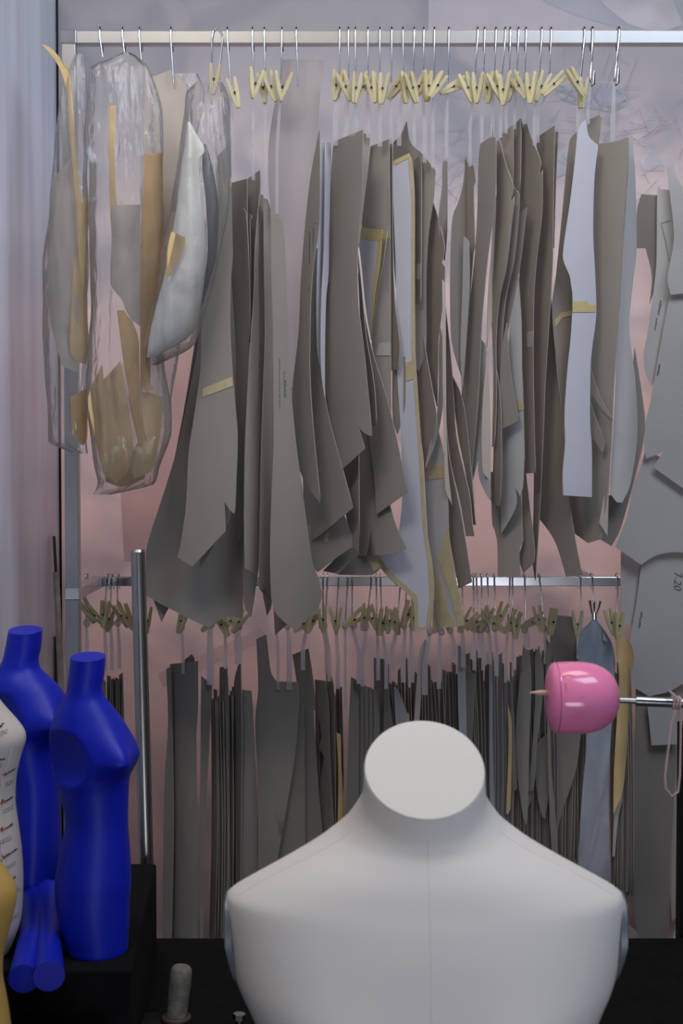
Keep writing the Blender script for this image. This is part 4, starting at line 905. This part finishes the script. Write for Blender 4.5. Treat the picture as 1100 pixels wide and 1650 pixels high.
# ------------------------------------------------------------------ plastic bags and what is in them
def crumple(amp, seed, fx=26.0, fz=3.2, fine=0.0):
    def fn(p, c, rx, dep, th, y):
        q = Vector((p.x * fx, (1 if math.sin(th) > 0 else -1) * 2.0 + p.y * 4, p.z * fz + seed * 9.7))
        q2 = Vector((p.x * fx * 3.1 + 2.0 * noise.noise(q), q.y, p.z * fz * 1.3))
        d = noise.noise(q) + 0.8 * (0.5 - abs(noise.noise(q2))) + 0.25 * noise.noise(q * 4.1)
        e = max(0.0, 1 - abs(math.cos(th)) ** 6)
        p = p.copy()
        if fine:
            w1 = noise.noise(Vector((p.x * 95 + 3 * noise.noise(q * 1.7), q.y, p.z * 9 + seed)))
            w2 = noise.noise(Vector((p.x * 190, q.y, p.z * 42 + seed)))
            d += fine * (0.34 * (0.4 - abs(w1)) + 0.10 * w2)
        p.y += d * amp * e
        p.x += 0.35 * amp * noise.noise(Vector((seed, p.z * 14, math.cos(th))))
        return p
    return fn
def bag(label, rows, D, mat, amp, seed):
    o = loft('plastic_bag', rows, D, M[mat], n=130, seg=110, fn=crumple(amp, seed, fine=1.0), caps=(False, False))
    return props(o, label, 'bag', 'plastic bags on the upper rail')
bag('leftmost clear plastic bag, long and narrow, beside the pale wall', [(86, 122, 134, .004), (140, 100, 140, .012), (200, 92, 142, .018), (300, 82, 142, .022), (400, 72, 142, .024), (500, 68, 142, .025), (600, 72, 141, .026), (680, 78, 140, .026), (712, 78, 141, .02), (731, 120, 142, .006)], 2.345, 'bag', 0.009, 1)
bag('second plastic bag, widest and lowest, with crumpled amber paper at its foot', [(84, 200, 207, .003), (92, 182, 222, .005), (110, 143, 240, .012), (180, 140, 262, .022), (230, 136, 264, .026), (260, 143, 262, .028), (400, 144, 262, .032), (500, 146, 262, .034), (600, 140, 266, .038), (650, 140, 276, .040), (700, 144, 274, .040), (750, 152, 258, .034), (780, 158, 250, .022), (797, 150, 180, .005)], 2.335, 'bag_milky', 0.010, 2)
bag('clear plastic bag tilted over a bundle of white cloth', [(131, 318, 356, .004), (150, 300, 366, .018), (180, 297, 372, .032), (300, 280, 370, .046), (380, 266, 360, .050), (450, 254, 345, .052), (520, 244, 325, .048), (560, 236, 308, .032), (588, 234, 254, .006)], 2.306, 'bag', 0.008, 3)
bag('milky plastic cover hanging behind the second and third bags', [(118, 262, 318, .003), (150, 236, 330, .008), (246, 232, 312, .010), (400, 232, 300, .012), (560, 228, 290, .012), (640, 226, 276, .012), (690, 232, 270, .006)], 2.43, 'bag_milky', 0.007, 4)
P_ = 'paper_pattern'
def paper(label, pts, Y, mat, rough=0.012, seed=0, s=0.0):
    return sheet(label, pts, 0, s, 0.0, mat, name=P_, cat='pattern paper', rough=rough, Y=Y, th=0.0006, seed=seed, group='papers in the plastic bags')
paper('peach paper strip curving out of the top of the leftmost bag', [(66, 70), (82, 78), (100, 98), (112, 122), (118, 180), (124, 260), (132, 330), (138, 300), (142, 330), (138, 400), (134, 480), (128, 430), (122, 330), (113, 220), (108, 150), (96, 110), (80, 86)], 2.343, 'cream', 0.006, 1)
paper('folded cream paper inside the leftmost bag, middle piece', [(122, 400), (140, 380), (141, 560), (138, 588), (122, 580), (112, 560), (116, 470)], 2.35, 'cream', 0.010, 2)
paper('amber paper fold at the foot of the leftmost bag', [(113, 640), (140, 625), (141, 705), (134, 718), (116, 700)], 2.346, 'amber', 0.010, 3)
paper('large pale tissue sheet inside the leftmost bag', [(84, 300), (118, 250), (126, 420), (124, 600), (100, 590), (80, 500)], 2.352, 'pale_paper', 0.010, 4)
paper('cream paper edge high inside the second bag', [(174, 170), (187, 170), (186, 300), (200, 420), (206, 490), (216, 525), (196, 480), (182, 400), (176, 300)], 2.333, 'cream', 0.008, 5)
paper('long amber paper on the right of the second bag', [(232, 248), (262, 246), (262, 420), (244, 560), (242, 620), (250, 626), (236, 632), (226, 620), (226, 430), (230, 330)], 2.338, 'amber', 0.010, 6)
paper('pale inner paper with a torn foot in the second bag', [(182, 330), (226, 330), (226, 526), (210, 512), (198, 486), (186, 470), (178, 456)], 2.328, 'pale_paper', 0.012, 7)
paper('amber folded paper diagonal in the lower half of the second bag', [(188, 500), (200, 500), (222, 540), (224, 600), (232, 690), (238, 710), (224, 716), (210, 650), (196, 560)], 2.322, 'amber', 0.014, 8)
paper('crumpled cream paper with a peaked top at the foot of the second bag', [(142, 640), (164, 588), (167, 612), (194, 582), (204, 640), (214, 720), (206, 760), (186, 778), (166, 762), (152, 700)], 2.318, 'cream', 0.016, 9)
paper('crumpled pale yellow paper bunched right at the foot of the second bag', [(206, 640), (236, 632), (262, 640), (258, 700), (244, 760), (216, 772), (206, 740), (222, 712)], 2.34, 'cream', 0.020, 10)
paper('amber paper peeking at the very bottom of the second bag', [(176, 725), (200, 722), (240, 728), (232, 772), (196, 784), (170, 776)], 2.345, 'amber', 0.014, 11)
paper('tall beige paper sheet hanging between second and third bags', [(234, 128), (276, 112), (300, 140), (296, 250), (280, 380), (262, 500), (246, 560), (238, 520), (238, 400), (232, 250)], 2.398, 'pale_paper', 0.006, 12)
paper('slim cream paper edge left of the white cloth bundle', [(277, 342), (282, 342), (280, 420), (262, 470), (240, 556), (230, 560), (250, 470), (268, 400)], 2.325, 'cream', 0.004, 13)
paper('cream paper label lying on the white cloth bundle', [(276, 373), (298, 382), (296, 400), (282, 430), (268, 452), (270, 400)], 2.266, 'cream', 0.003, 14)
o = loft('white_cloth_bundle', [(196, 302, 306, .003), (225, 298, 322, .010), (240, 297, 330, .014), (262, 293, 320, .016), (320, 286, 326, .022), (380, 277, 332, .026), (440, 266, 330, .028), (500, 250, 322, .028), (540, 240, 308, .024), (565, 237, 268, .012), (576, 236, 246, .004)], 2.302, M['cloth_white'], n=40, seg=32, fn=crumple(0.007, 8, 22, 9))
props(o, 'folded bundle of white cloth inside the tilted clear bag', 'cloth')
o = loft('dark_lining_bundle', [(232, 326, 332, .003), (270, 326, 342, .008), (330, 332, 352, .010), (400, 334, 350, .010), (460, 326, 336, .008), (530, 306, 312, .004)], 2.322, M['dark_plastic'], n=30, seg=24, fn=crumple(0.005, 12, 22, 9))
props(o, 'dark smoky plastic fold right of the white cloth inside the tilted bag', 'plastic fold')
o, d_ = sheet('square of pink woven cloth on the wall under the second bag', [(188, 590), (300, 540), (320, 560), (292, 720), (280, 790), (262, 860), (244, 905), (200, 905), (194, 780)], 0, 0, 0, 'fabric_pink', name='wall_cloth', cat='cloth', Y=2.842, th=0.001)
# ------------------------------------------------------------------ table, black box, plinth
box_t = empty('low_table', (0.0, 1.95, 0.0), 'low black table under the hanging patterns', 'table')
box('table_top', (WX + 0.005, 0.62, 1.66, 2.25, 0.55, 0.59), M['black'], box_t, 0.003)
for x in (WX + 0.03, 0.58):
    for y in (1.69, 2.21):
        box('leg', (x - 0.02, x + 0.02, y - 0.02, y + 0.02, 0.0, 0.55), M['black_paint'], box_t)
ZB = 0.75
bx = [(-0.249, 1.662), (-0.277, 2.11), (WX + 0.006, 2.11), (WX + 0.006, 1.662)]
v = [(x, y, 0.59) for x, y in bx] + [(x, y, ZB) for x, y in bx]
f = [(3, 2, 1, 0), (4, 5, 6, 7)] + [(i, (i + 1) % 4, 4 + (i + 1) % 4, 4 + i) for i in range(4)]
o = link('black_box', v, f, M['black'], smooth=False)
m = o.modifiers.new('bevel', 'BEVEL'); m.width = 0.004; m.segments = 2
props(o, 'black felt covered box on the table under the blue torsos', 'box')
o = box('plinth', (WX + 0.01, -0.26, 1.26, 1.60, 0.0, 0.70), M['black'], bevel=0.004)
props(o, 'black plinth under the yellow half form at the lower left', 'plinth')

# ------------------------------------------------------------------ half scale forms
def doll_fn(D, bust=None, cut=None, top_tilt=None):
    def fn(p, c, rx, dep, th, y):
        p = p.copy()
        if bust:
            for yb, ang, amp, sa, sy_up, sy_dn in bust:
                da = (th - math.radians(ang) + math.pi) % (2 * math.pi) - math.pi
                sy = sy_up if y < yb else sy_dn
                g = amp * math.exp(-(da / sa) ** 2 - ((y - yb) / sy) ** 2)
                p.x += g * math.cos(math.radians(ang)); p.y += g * math.sin(math.radians(ang))
        if cut:
            y0, y1, ang, dist = cut
            if y0 < y < y1:
                n = Vector((math.cos(math.radians(ang)), math.sin(math.radians(ang)), 0))
                ee = abs((y - (y0 + y1) / 2) / ((y1 - y0) / 2))
                e = (p - Vector((c.x, D, p.z))).dot(n) - dist - 0.022 * ee ** 5
                if e > 0: p -= n * e
        p.z = max(p.z, ZB + 0.0004)
        if top_tilt:
            yt, y2, tilt = top_tilt
            if y < y2:
                w = (y2 - y) / (y2 - yt)
                p.z += math.tan(tilt) * (p.y - D) * w
        return p
    return fn
D2 = 1.73
rows2 = [(1058, 114, 170, .021), (1085, 111, 168, .021), (1108, 108, 165, .022), (1122, 104, 168, .024), (1140, 94, 182, .030), (1160, 85, 197, .036), (1180, 80, 208, .041), (1200, 80, 216, .044), (1218, 82, 219, .046), (1236, 85, 215, .046), (1250, 90, 209, .044), (1275, 97, 207, .040), (1325, 105, 206, .037), (1370, 97, 209, .041), (1420, 89, 211, .046), (1450, 90, 209, .046), (1500, 100, 207, .043), (1555, 117, 204, .038)]
bl = empty('blue_half_form', (P(160, 1545, D2).x, D2, ZB), 'glossy blue plastic half scale torso standing upright on the black box', 'mannequin', 'blue half scale forms')
loft('body', rows2, D2, M['blue'], bl, n=110, seg=72, sharp=42, fn=doll_fn(D2, bust=[(1220, -50, 0.020, 0.42, 36, 15), (1216, 8, 0.004, 0.4, 34, 18)], cut=(1158, 1268, 232, 0.0345), top_tilt=(1058, 1112, 0.16)))
D1 = 1.88
rows1 = [(1015, 14, 68, .022), (1042, 9, 66, .022), (1064, 4, 62, .023), (1078, -4, 66, .026), (1092, -16, 80, .034), (1108, -26, 96, .040), (1130, -32, 108, .045), (1150, -30, 110, .048), (1170, -22, 106, .048), (1185, -10, 98, .045), (1210, 2, 92, .042), (1270, 22, 95, .040), (1320, 24, 96, .043), (1370, 22, 98, .047), (1410, 24, 92, .047), (1440, 28, 84, .042), (1486, 34, 78, .034)]
b1 = empty('blue_half_form', (P(55, 1470, D1).x, D1, ZB), 'blue plastic half scale torso seated with two leg stumps toward the viewer', 'mannequin', 'blue half scale forms')
loft('body', rows1, D1, M['blue'], b1, n=100, seg=72, sharp=42, fn=doll_fn(D1, bust=[(1162, -50, 0.021, 0.45, 34, 14)], cut=(1098, 1185, 236, 0.036), top_tilt=(1015, 1068, 0.16)))
def limb(pts, rad):
    path, rr = [], []
    for i in range(len(pts) - 1):
        for k in range(6):
            t = k / 6
            path.append(Vector(pts[i]).lerp(Vector(pts[i + 1]), t)); rr.append(rad[i] + (rad[i + 1] - rad[i]) * t)
    path.append(Vector(pts[-1])); rr.append(rad[-1])
    return path, rr
for a, m_, e, r in (((58, 1440, 1.86), (51, 1505, 1.735), (38, 1577, 1.62), 0.0175), ((75, 1440, 1.85), (77, 1505, 1.735), (79, 1573, 1.615), 0.0180)):
    p0 = P(*a); pm = P(*m_); p2 = P(*e)
    pa, ra = limb([p0, pm, p2], [0.020, 0.0150, r])
    v_, f_ = tube_geo(pa, ra, 36)
    link('leg', [Vector((q.x, q.y, max(q.z, ZB + 0.0004))) if q.y > 1.655 else q for q in v_], f_, M['blue'], b1, sharp_angle=45)
# printed cotton form, cut by the left edge of the picture
D3 = 1.715
rows3 = [(1060, -62, -18, .018), (1090, -62, -16, .02), (1110, -70, -12, .025), (1135, -88, 4, .032), (1160, -92, 26, .038), (1178, -92, 39, .040), (1192, -90, 41, .041), (1215, -84, 34, .040), (1250, -76, 26, .037), (1290, -70, 24, .035), (1330, -76, 29, .039), (1370, -84, 34, .043), (1420, -88, 36.5, .045), (1480, -82, 33, .043), (1520, -70, 20, .038), (1545, -60, 8, .032)]
b3 = empty('printed_half_form', (P(-25, 1540, D3).x, D3, ZB), 'small dress form in pale cotton printed with red and black script', 'mannequin')
loft('body', rows3, D3, M['print_cloth'], b3, n=90, seg=60, sharp=50, fn=doll_fn(D3))
R3 = interp_rows(rows3, 200)
def surf3(px, py, off=-0.0012):
    r = min(R3, key=lambda q: abs(q[0] - py))
    a = P(r[1], py, D3); b = P(r[2], py, D3); cx = (a.x + b.x) / 2; rx = (b.x - a.x) / 2
    X = P(px, py, D3).x
    u = max(-0.985, min(0.985, (X - cx) / rx))
    return Vector((cx + rx * u, D3 - r[3] * math.sqrt(1 - u * u) + off, a.z))
for i, (x, y, l, ang) in enumerate(((2, 1176, 20, -0.9), (-2, 1217, 20, -0.05), (15, 1243, 16, -0.45), (-6, 1252, 14, -0.1), (10, 1288, 16, -0.35), (-8, 1292, 13, -0.1), (11, 1330, 16, -0.35), (-2, 1333, 11, -0.1), (17, 1372, 17, -0.5), (1, 1378, 13, -0.2), (20, 1416, 16, -0.7), (20, 1458, 15, -0.7), (0, 1506, 13, -0.2))):
    strokes('script_print', b3, surf3, [scribble(x, y, ang, 4.5, 7.5, i, 4)], 1.5, M['red_ink'], off=-0.0013)
    strokes('script_print', b3, surf3, [scribble(x + 5.5 * math.cos(ang), y + 5.5 * math.sin(ang), ang, l - 5.5, 3.8, i + 50)], 1.3, M['ink'], off=-0.0013)
random.seed(21)
lines = []
for x, y in ((10, 1172), (-1, 1187), (3, 1225), (16, 1256), (0, 1260), (13, 1298), (14, 1343), (4, 1346), (20, 1385), (8, 1390), (24, 1428), (23, 1470)):
    for r_ in range(2):
        xx = x
        for k in range(4):
            l = random.uniform(1.0, 2.6); lines.append([(xx, y + r_ * 4 - k * 0.8), (xx + l, y + r_ * 4 - k * 0.8 - 0.5)]); xx += l + 0.9
strokes('small_print', b3, surf3, lines, 1.3, M['pencil'], off=-0.0013)
sl = [(29, 1188), (25, 1205), (17, 1232), (12, 1246), (9, 1275), (8, 1300), (10, 1330), (14, 1362), (18, 1395), (19, 1430), (17, 1470), (14, 1510)]
strokes('side_seam', b3, surf3, [sl], 1.6, M['seam'], off=-0.0012)
# yellow form in the corner
D4 = 1.45
rows4 = [(1310, -80, -30, .02), (1350, -84, -28, .022), (1375, -96, -14, .03), (1400, -108, 6, .036), (1425, -114, 22, .040), (1442, -114, 26, .041), (1460, -112, 24, .041), (1500, -104, 14, .038), (1540, -96, 4, .036), (1575, -94, 3, .036), (1610, -98, 9, .040), (1660, -104, 16, .044), (1720, -104, 16, .045), (1755, -98, 10, .042)]
b4 = empty('yellow_half_form', (P(-40, 1755, D4).x, D4, 0.70), 'mustard yellow plastic half form cut by the lower left corner', 'mannequin')
zlow = P(0, 1755, D4).z
loft('body', rows4, D4, M['yellow'], b4, n=80, seg=56, sharp=50)
box('stand', (P(-44, 1755, D4).x - 0.02, P(-44, 1755, D4).x + 0.02, D4 - 0.02, D4 + 0.02, 0.70, zlow + 0.004), M['black_paint'], b4)

# ------------------------------------------------------------------ large white torso
DM = 1.39
def half(y, l, r, d): return (y, 683.5 - (r - l) / 2, 683.5 + (r - l) / 2, d)
rowsM = [half(1240, 585, 780, .0605), half(1262, 584.5, 780.5, .0605), half(1285, 582, 782, .061), half(1302, 575, 789, .062), half(1318, 562, 801, .063), half(1332, 549, 815, .065), half(1347, 527, 838, .068), half(1362, 503, 864, .071), half(1380, 468, 898, .075), half(1400, 430, 937, .080), half(1415, 402, 965, .084), half(1427, 381, 986, .087), half(1435, 369, 998, .089), half(1444, 363, 1003.5, .0915), half(1462, 362, 1004, .096), half(1500, 366, 1000, .104), half(1540, 373, 994, .1105), half(1575, 383, 985, .115), half(1610, 402, 970, .118), half(1650, 426, 955, .120), half(1720, 450, 920, .112), half(1820, 462, 905, .105), half(1950, 440, 930, .108), half(2080, 410, 960, .118), half(2200, 405, 962, .118), half(2260, 420, 945, .11)]
def fnM(p, c, rx, dep, th, y):
    p = p.copy()
    # square off the shoulders seen from above, keep the neck round
    w = min(1.0, max(0.0, (y - 1405) / 230.0)); w = w * w * (3 - 2 * w)
    ct, st = math.cos(th), math.sin(th)
    e = 1.0 - 0.42 * w
    p.x = c.x + rx * (abs(ct) ** e) * (1 if ct >= 0 else -1)
    # gentle chest
    for s_ in (-1, 1):
        g = 0.020 * math.exp(-((p.x - c.x - s_ * 0.085) / 0.065) ** 2 - ((y - 1690) / 90.0) ** 2)
        if st < 0: p.y -= g * (-st)
    if y < 1410:
        k = min(1.0, (1410 - y) / 165.0); k = k * k * (3 - 2 * k)
        p.z += math.tan(math.radians(31)) * (p.y - DM) * k
    return p
tm = empty('dress_form', (P(683, 1650, DM).x, DM, 0), 'large off white headless torso dress form in the foreground', 'mannequin')
loft('body', rowsM, DM, M['mannequin'], tm, n=150, seg=96, fn=fnM, sharp=48)
rM = interp_rows(rowsM, 150)
def on_form(row, th):
    y, xl, xr, dep = row
    a = P(xl, y, DM); b = P(xr, y, DM); c = (a + b) / 2; rx = (b.x - a.x) / 2
    return fnM(Vector((c.x + rx * math.cos(th), DM + dep * math.sin(th), c.z)), c, rx, dep, th, y)
rim_ = [on_form(rM[0], 2 * math.pi * k / 96) for k in range(96)]
cen = sum(rim_, Vector()) / 96
up_ = (rim_[24] - rim_[72]).cross(rim_[48] - rim_[0]).normalized()
up_ = up_ if up_.z > 0 else -up_
vs = [p + (cen - p).normalized() * 0.0 for p in rim_] + [p + (cen - p).normalized() * 0.0012 + up_ * 0.0022 for p in rim_]
link('neck_cap', vs, [tuple(range(96)), tuple(range(96, 192))] + [(k, (k + 1) % 96, 96 + (k + 1) % 96, 96 + k) for k in range(96)], M['mannequin_cap'], tm, sharp_angle=60)
sm_ = []
for r_ in rM[4:]:
    if r_[0] > 2200: break
    p = on_form(r_, math.radians(-90)); p.y -= 0.0001; sm_.append(p)
tube('centre_seam', sm_, 0.0004, M['seam_dark'], tm, n=5)
for s_ in (-1, 1):
    pts_ = [on_form(r_, math.radians(-90 + s_ * 90 - s_ * 16)) + Vector((0, -0.0002, 0)) for r_ in rM if 1318 < r_[0] < 1436]
    tube('shoulder_seam', pts_, 0.0004, M['seam_dark'], tm, n=5)
for s_ in (-1, 1):
    cx = P(683.5, 1500, DM).x + s_ * (P(999.5, 1500, DM).x - P(683.5, 1500, DM).x)
    zc = P(683, 1508, DM).z; vs, fs = [], []
    for j, xo in enumerate((-0.006, 0.0004)):
        for k in range(32):
            a = 2 * math.pi * k / 32
            zz = 0.044 * math.sin(a)
            vs.append((cx + s_ * (xo - 0.20 * max(0.0, -zz) + 0.03 * max(0.0, zz)), DM + 0.034 * math.cos(a), zc + zz))
    fs = [tuple(range(32)), tuple(range(32, 64))] + [(k, (k + 1) % 32, 32 + (k + 1) % 32, 32 + k) for k in range(32)]
    link('armhole_plate', vs, fs, M['plate'], tm, sharp_angle=40)
zb = P(683, 2260, DM).z
xm = P(683.5, 1650, DM).x
tube('stand_pole', [(xm, DM, 0.02), (xm, DM, zb + 0.01)], 0.016, M['steel'], tm, n=16)
tube('stand_base', [(xm, DM, 0.0), (xm, DM, 0.02)], [0.16, 0.15], M['black_paint'], tm, n=32)

# ------------------------------------------------------------------ pink cup on a rod
DP = 1.60
def lathe_x(name, prof, yc, D, mat, parent, seg=48, sharp=40):
    """profile of (x px, radius px) about a horizontal axis"""
    k = D / F_PX
    verts, faces = [], []
    for x, r in prof:
        c = P(x, yc, D)
        for j in range(seg):
            a = 2 * math.pi * j / seg
            verts.append((c.x, D + r * k * math.cos(a), c.z + r * k * math.sin(a)))
    for i in range(len(prof) - 1):
        for j in range(seg):
            j2 = (j + 1) % seg
            faces.append((i * seg + j, i * seg + j2, (i + 1) * seg + j2, (i + 1) * seg + j))
    faces += [tuple(range(seg)), tuple(range((len(prof) - 1) * seg, len(prof) * seg))]
    return link(name, verts, faces, mat, parent, sharp_angle=sharp)
pk = empty('pink_cup', P(938, 1182, DP), 'shiny pink plastic dome shaped cup pushed on the steel rod', 'cup')
shell_ = lathe_x('shell', [(896.5, 56.5), (899, 57.3), (912, 58), (930, 58.2), (946, 57), (960, 54), (972, 48.5), (982, 41), (989, 32), (994, 21), (996.5, 12), (997, 5)], 1124, DP, M['pink'], pk)
lathe_x('lid', [(880, 6), (880.3, 22), (881.5, 36), (884.5, 47), (889, 54.5), (894.5, 57.2)], 1124, DP, M['pink'], pk)
lathe_x('seam_ring', [(894.4, 56.2), (896.6, 56.2)], 1124, DP, M['groove'], shell_)
def cup_surf(px, py, off=0.0):
    c = P(px, 1124, DP); dz = (1124 - py) * DP / F_PX; r = 57.8 * DP / F_PX
    return Vector((c.x, DP - math.sqrt(max(1e-9, r * r - dz * dz)) - 0.0006, c.z + dz))
strokes('scuff_mark', shell_, cup_surf, [[(900, 1083), (908, 1081), (918, 1083)], [(901, 1093), (904, 1098), (903, 1103)], [(905, 1092), (903, 1099)]], 1.6, M['rust'])
o = lathe_x('wooden_skewer', [(852, 0.4), (862, 2.6), (871, 4.2), (880.2, 4.4)], 1116, DP, M['wood'], None, seg=14)
props(o, 'pointed pale wooden skewer tip sticking out of the pink cup', 'skewer')
rod = empty('rod_stand', (P(1230, 1130, DP).x, DP, 0), 'steel rod arm holding the pink cup, entering from the right', 'stand')
tube('thin_rod', [P(996.5, 1128, DP), P(1026, 1129.5, DP)], 0.0032, M['pole'], rod, n=16)
tube('arm', [P(1024, 1129.5, DP), P(1088, 1132.5, DP), P(1236, 1139, DP)], 0.0056, M['steel'], rod, n=20)
pz = P(1230, 1139, DP)
tube('upright', [(pz.x, DP, 0.02), (pz.x, DP, pz.z + 0.03)], 0.008, M['steel'], rod, n=16)
tube('foot', [(pz.x, DP, 0.0), (pz.x, DP, 0.02)], [0.05, 0.045], M['black_paint'], rod, n=28)
el = empty('elastic_band', P(1088, 1132, DP), 'thin pink elastic band tied round the steel rod with a hanging loop', 'elastic')
for xk in (1084, 1089, 1094):
    cx = P(xk, 1132.5, DP); ring = [Vector((cx.x + 0.0006 * math.sin(3 * a), DP + 0.0069 * math.cos(a), cx.z + 0.0069 * math.sin(a))) for a in [2 * math.pi * k / 18 for k in range(19)]]
    tube('wrap', ring, 0.0013, M['band'], el, n=6)
tube('loop', [P(1088, 1143, DP - .007), P(1082, 1165, DP - .006), P(1076, 1210, DP - .004), P(1071, 1250, DP - .003), P(1072, 1270, DP - .002), P(1082, 1283, DP), P(1092, 1276, DP + .001), P(1095, 1250, DP), P(1096, 1200, DP - .002), P(1097, 1143, DP - .007)], 0.0013, M['band'], el, n=6)
tube('knot_end', [P(1090, 1126, DP - .008), P(1084, 1119, DP - .009), P(1078, 1113, DP - .009)], [0.002, 0.0018, 0.001], M['band'], el, n=6)

# ------------------------------------------------------------------ poles, sticks and tools
pb = P(236, 1400, 2.16)
pt = P(222, 886, 2.20)
dirv = (pt - pb).normalized()
foot = pb - dirv * ((pb.z - 0.592) / dirv.z)
pp = empty('steel_pole', foot, 'upright satin steel tube standing behind the blue torso', 'pole')
tube('tube', [foot, pb, pt - dirv * 0.004], 0.0112, M['pole'], pp, n=28, sharp_angle=50)
tube('end_cap', [pt - dirv * 0.004, pt], [0.0112, 0.0098], M['pole'], pp, n=28, sharp_angle=30)
st = empty('painted_stick', P(99, 1200, 2.74), 'chipped white painted stick with a dark rod on top in the corner', 'stick')
a0 = P(90, 922, 2.76); a1 = P(101, 1150, 2.73); dv = (a1 - a0).normalized()
a2 = a0 + dv * ((a0.z - 0.0) / -dv.z)
tube('shaft', [a0, a1, a2], 0.0062, M['paint_white'], st, n=4)
tube('dark_rod', [P(87, 864, 2.765), a0], 0.0030, M['brown'], st, n=8)
o = box('brown_board', (P(88.5, 1100, 2.80).x, P(94, 1100, 2.80).x, 2.785, 2.815, 0.0, P(80, 1025, 2.80).z), M['brown'])
props(o, 'narrow dark brown board in the corner behind the blue torsos', 'board')
o = box('dark_post', (P(1093.5, 1400, 2.28).x, P(1130, 1400, 2.28).x, 2.27, 2.30, 0.0, P(1095, 1166, 2.28).z), M['black_paint'])
props(o, 'dark upright post along the lower right edge', 'post')

hd = empty('clamp_handle', P(284, 1740, 1.76), 'worn grey handle of a metal clamp standing on the black table', 'tool')
c0 = P(284, 1640, 1.76); c1 = P(293, 1556, 1.76)
dv = (c1 - c0)
tube('grip', [c0, c0 + dv * .3, c0 + dv * .7, c0 + dv * .92, c0 + dv * .985, c1], [0.0125, 0.0130, 0.0138, 0.0132, 0.0105, 0.005], M['handle'], hd, n=24, sharp_angle=60)
ring = [c0 + Vector((0.0155 * math.cos(a), 0.0155 * math.sin(a), 0.0)) for a in [2 * math.pi * k / 28 for k in range(29)]]
tube('collar', ring, 0.0035, M['brown'], hd, n=8)
cb = Vector((c0.x - 0.002, 1.76, 0.592))
tube('stem', [cb, c0 + Vector((0, 0, 0.004))], 0.010, M['brown'], hd, n=16)
box('clamp_body', (c0.x - 0.045, c0.x - 0.016, 1.745, 1.785, 0.592, c0.z - 0.002), M['black_paint'], hd, 0.003)
o = empty('steel_bolt', P(384, 1740, 1.74), 'small chrome bolt with a hexagonal head beside the white torso', 'bolt')
b0 = P(385, 1641, 1.74)
tube('shank', [(b0.x - 0.004, 1.74, 0.592), (b0.x, 1.74, b0.z)], 0.0048, M['steel'], o, n=12)
tube('head', [(b0.x, 1.74, b0.z - 0.001), (b0.x + 0.0005, 1.74, b0.z + 0.006)], 0.0080, M['wire'], o, n=6, sharp_angle=20)

# ------------------------------------------------------------------ look-alikes are told apart by counting along the rail
def ordinal(n):
    ones = ['', 'first', 'second', 'third', 'fourth', 'fifth', 'sixth', 'seventh', 'eighth', 'ninth', 'tenth', 'eleventh', 'twelfth', 'thirteenth', 'fourteenth', 'fifteenth', 'sixteenth', 'seventeenth', 'eighteenth', 'nineteenth']
    if n < 20: return ones[n]
    t, u = divmod(n, 10)
    return (['', '', 'twentieth', 'thirtieth', 'fortieth'][t]) if u == 0 else ['', '', 'twenty', 'thirty', 'forty'][t] + '-' + ones[u]
COUNT = {'pattern hooks on the upper rail': 'chrome wire hook with a clear strap, %s from the left of the upper strap hooks',
         'pattern hooks on the lower rail': 'steel wire hook with a milky strap, %s from the left on the lower rail',
         'clothespins along the upper rail': 'cream plastic clothespin, %s from the left along the upper rail',
         'clothespins along the lower rail': 'cream plastic clothespin, %s from the left along the lower rail'}
fam = {}
for o in bpy.data.objects:
    g = o.get('group')
    if g and o.parent is None and (g in COUNT or 'bundle' in g): fam.setdefault(g, []).append(o)
for g, lst in fam.items():
    lst.sort(key=lambda q: q.location.x / q.location.y)
    for i, o in enumerate(lst):
        o['label'] = (COUNT[g] % ordinal(i + 1)) if g in COUNT else 'thin dark card, %s from left in the %s' % (ordinal(i + 1), g)

for o in bpy.data.objects:
    for k in ('_o', '_d'):
        if k in o: del o[k]
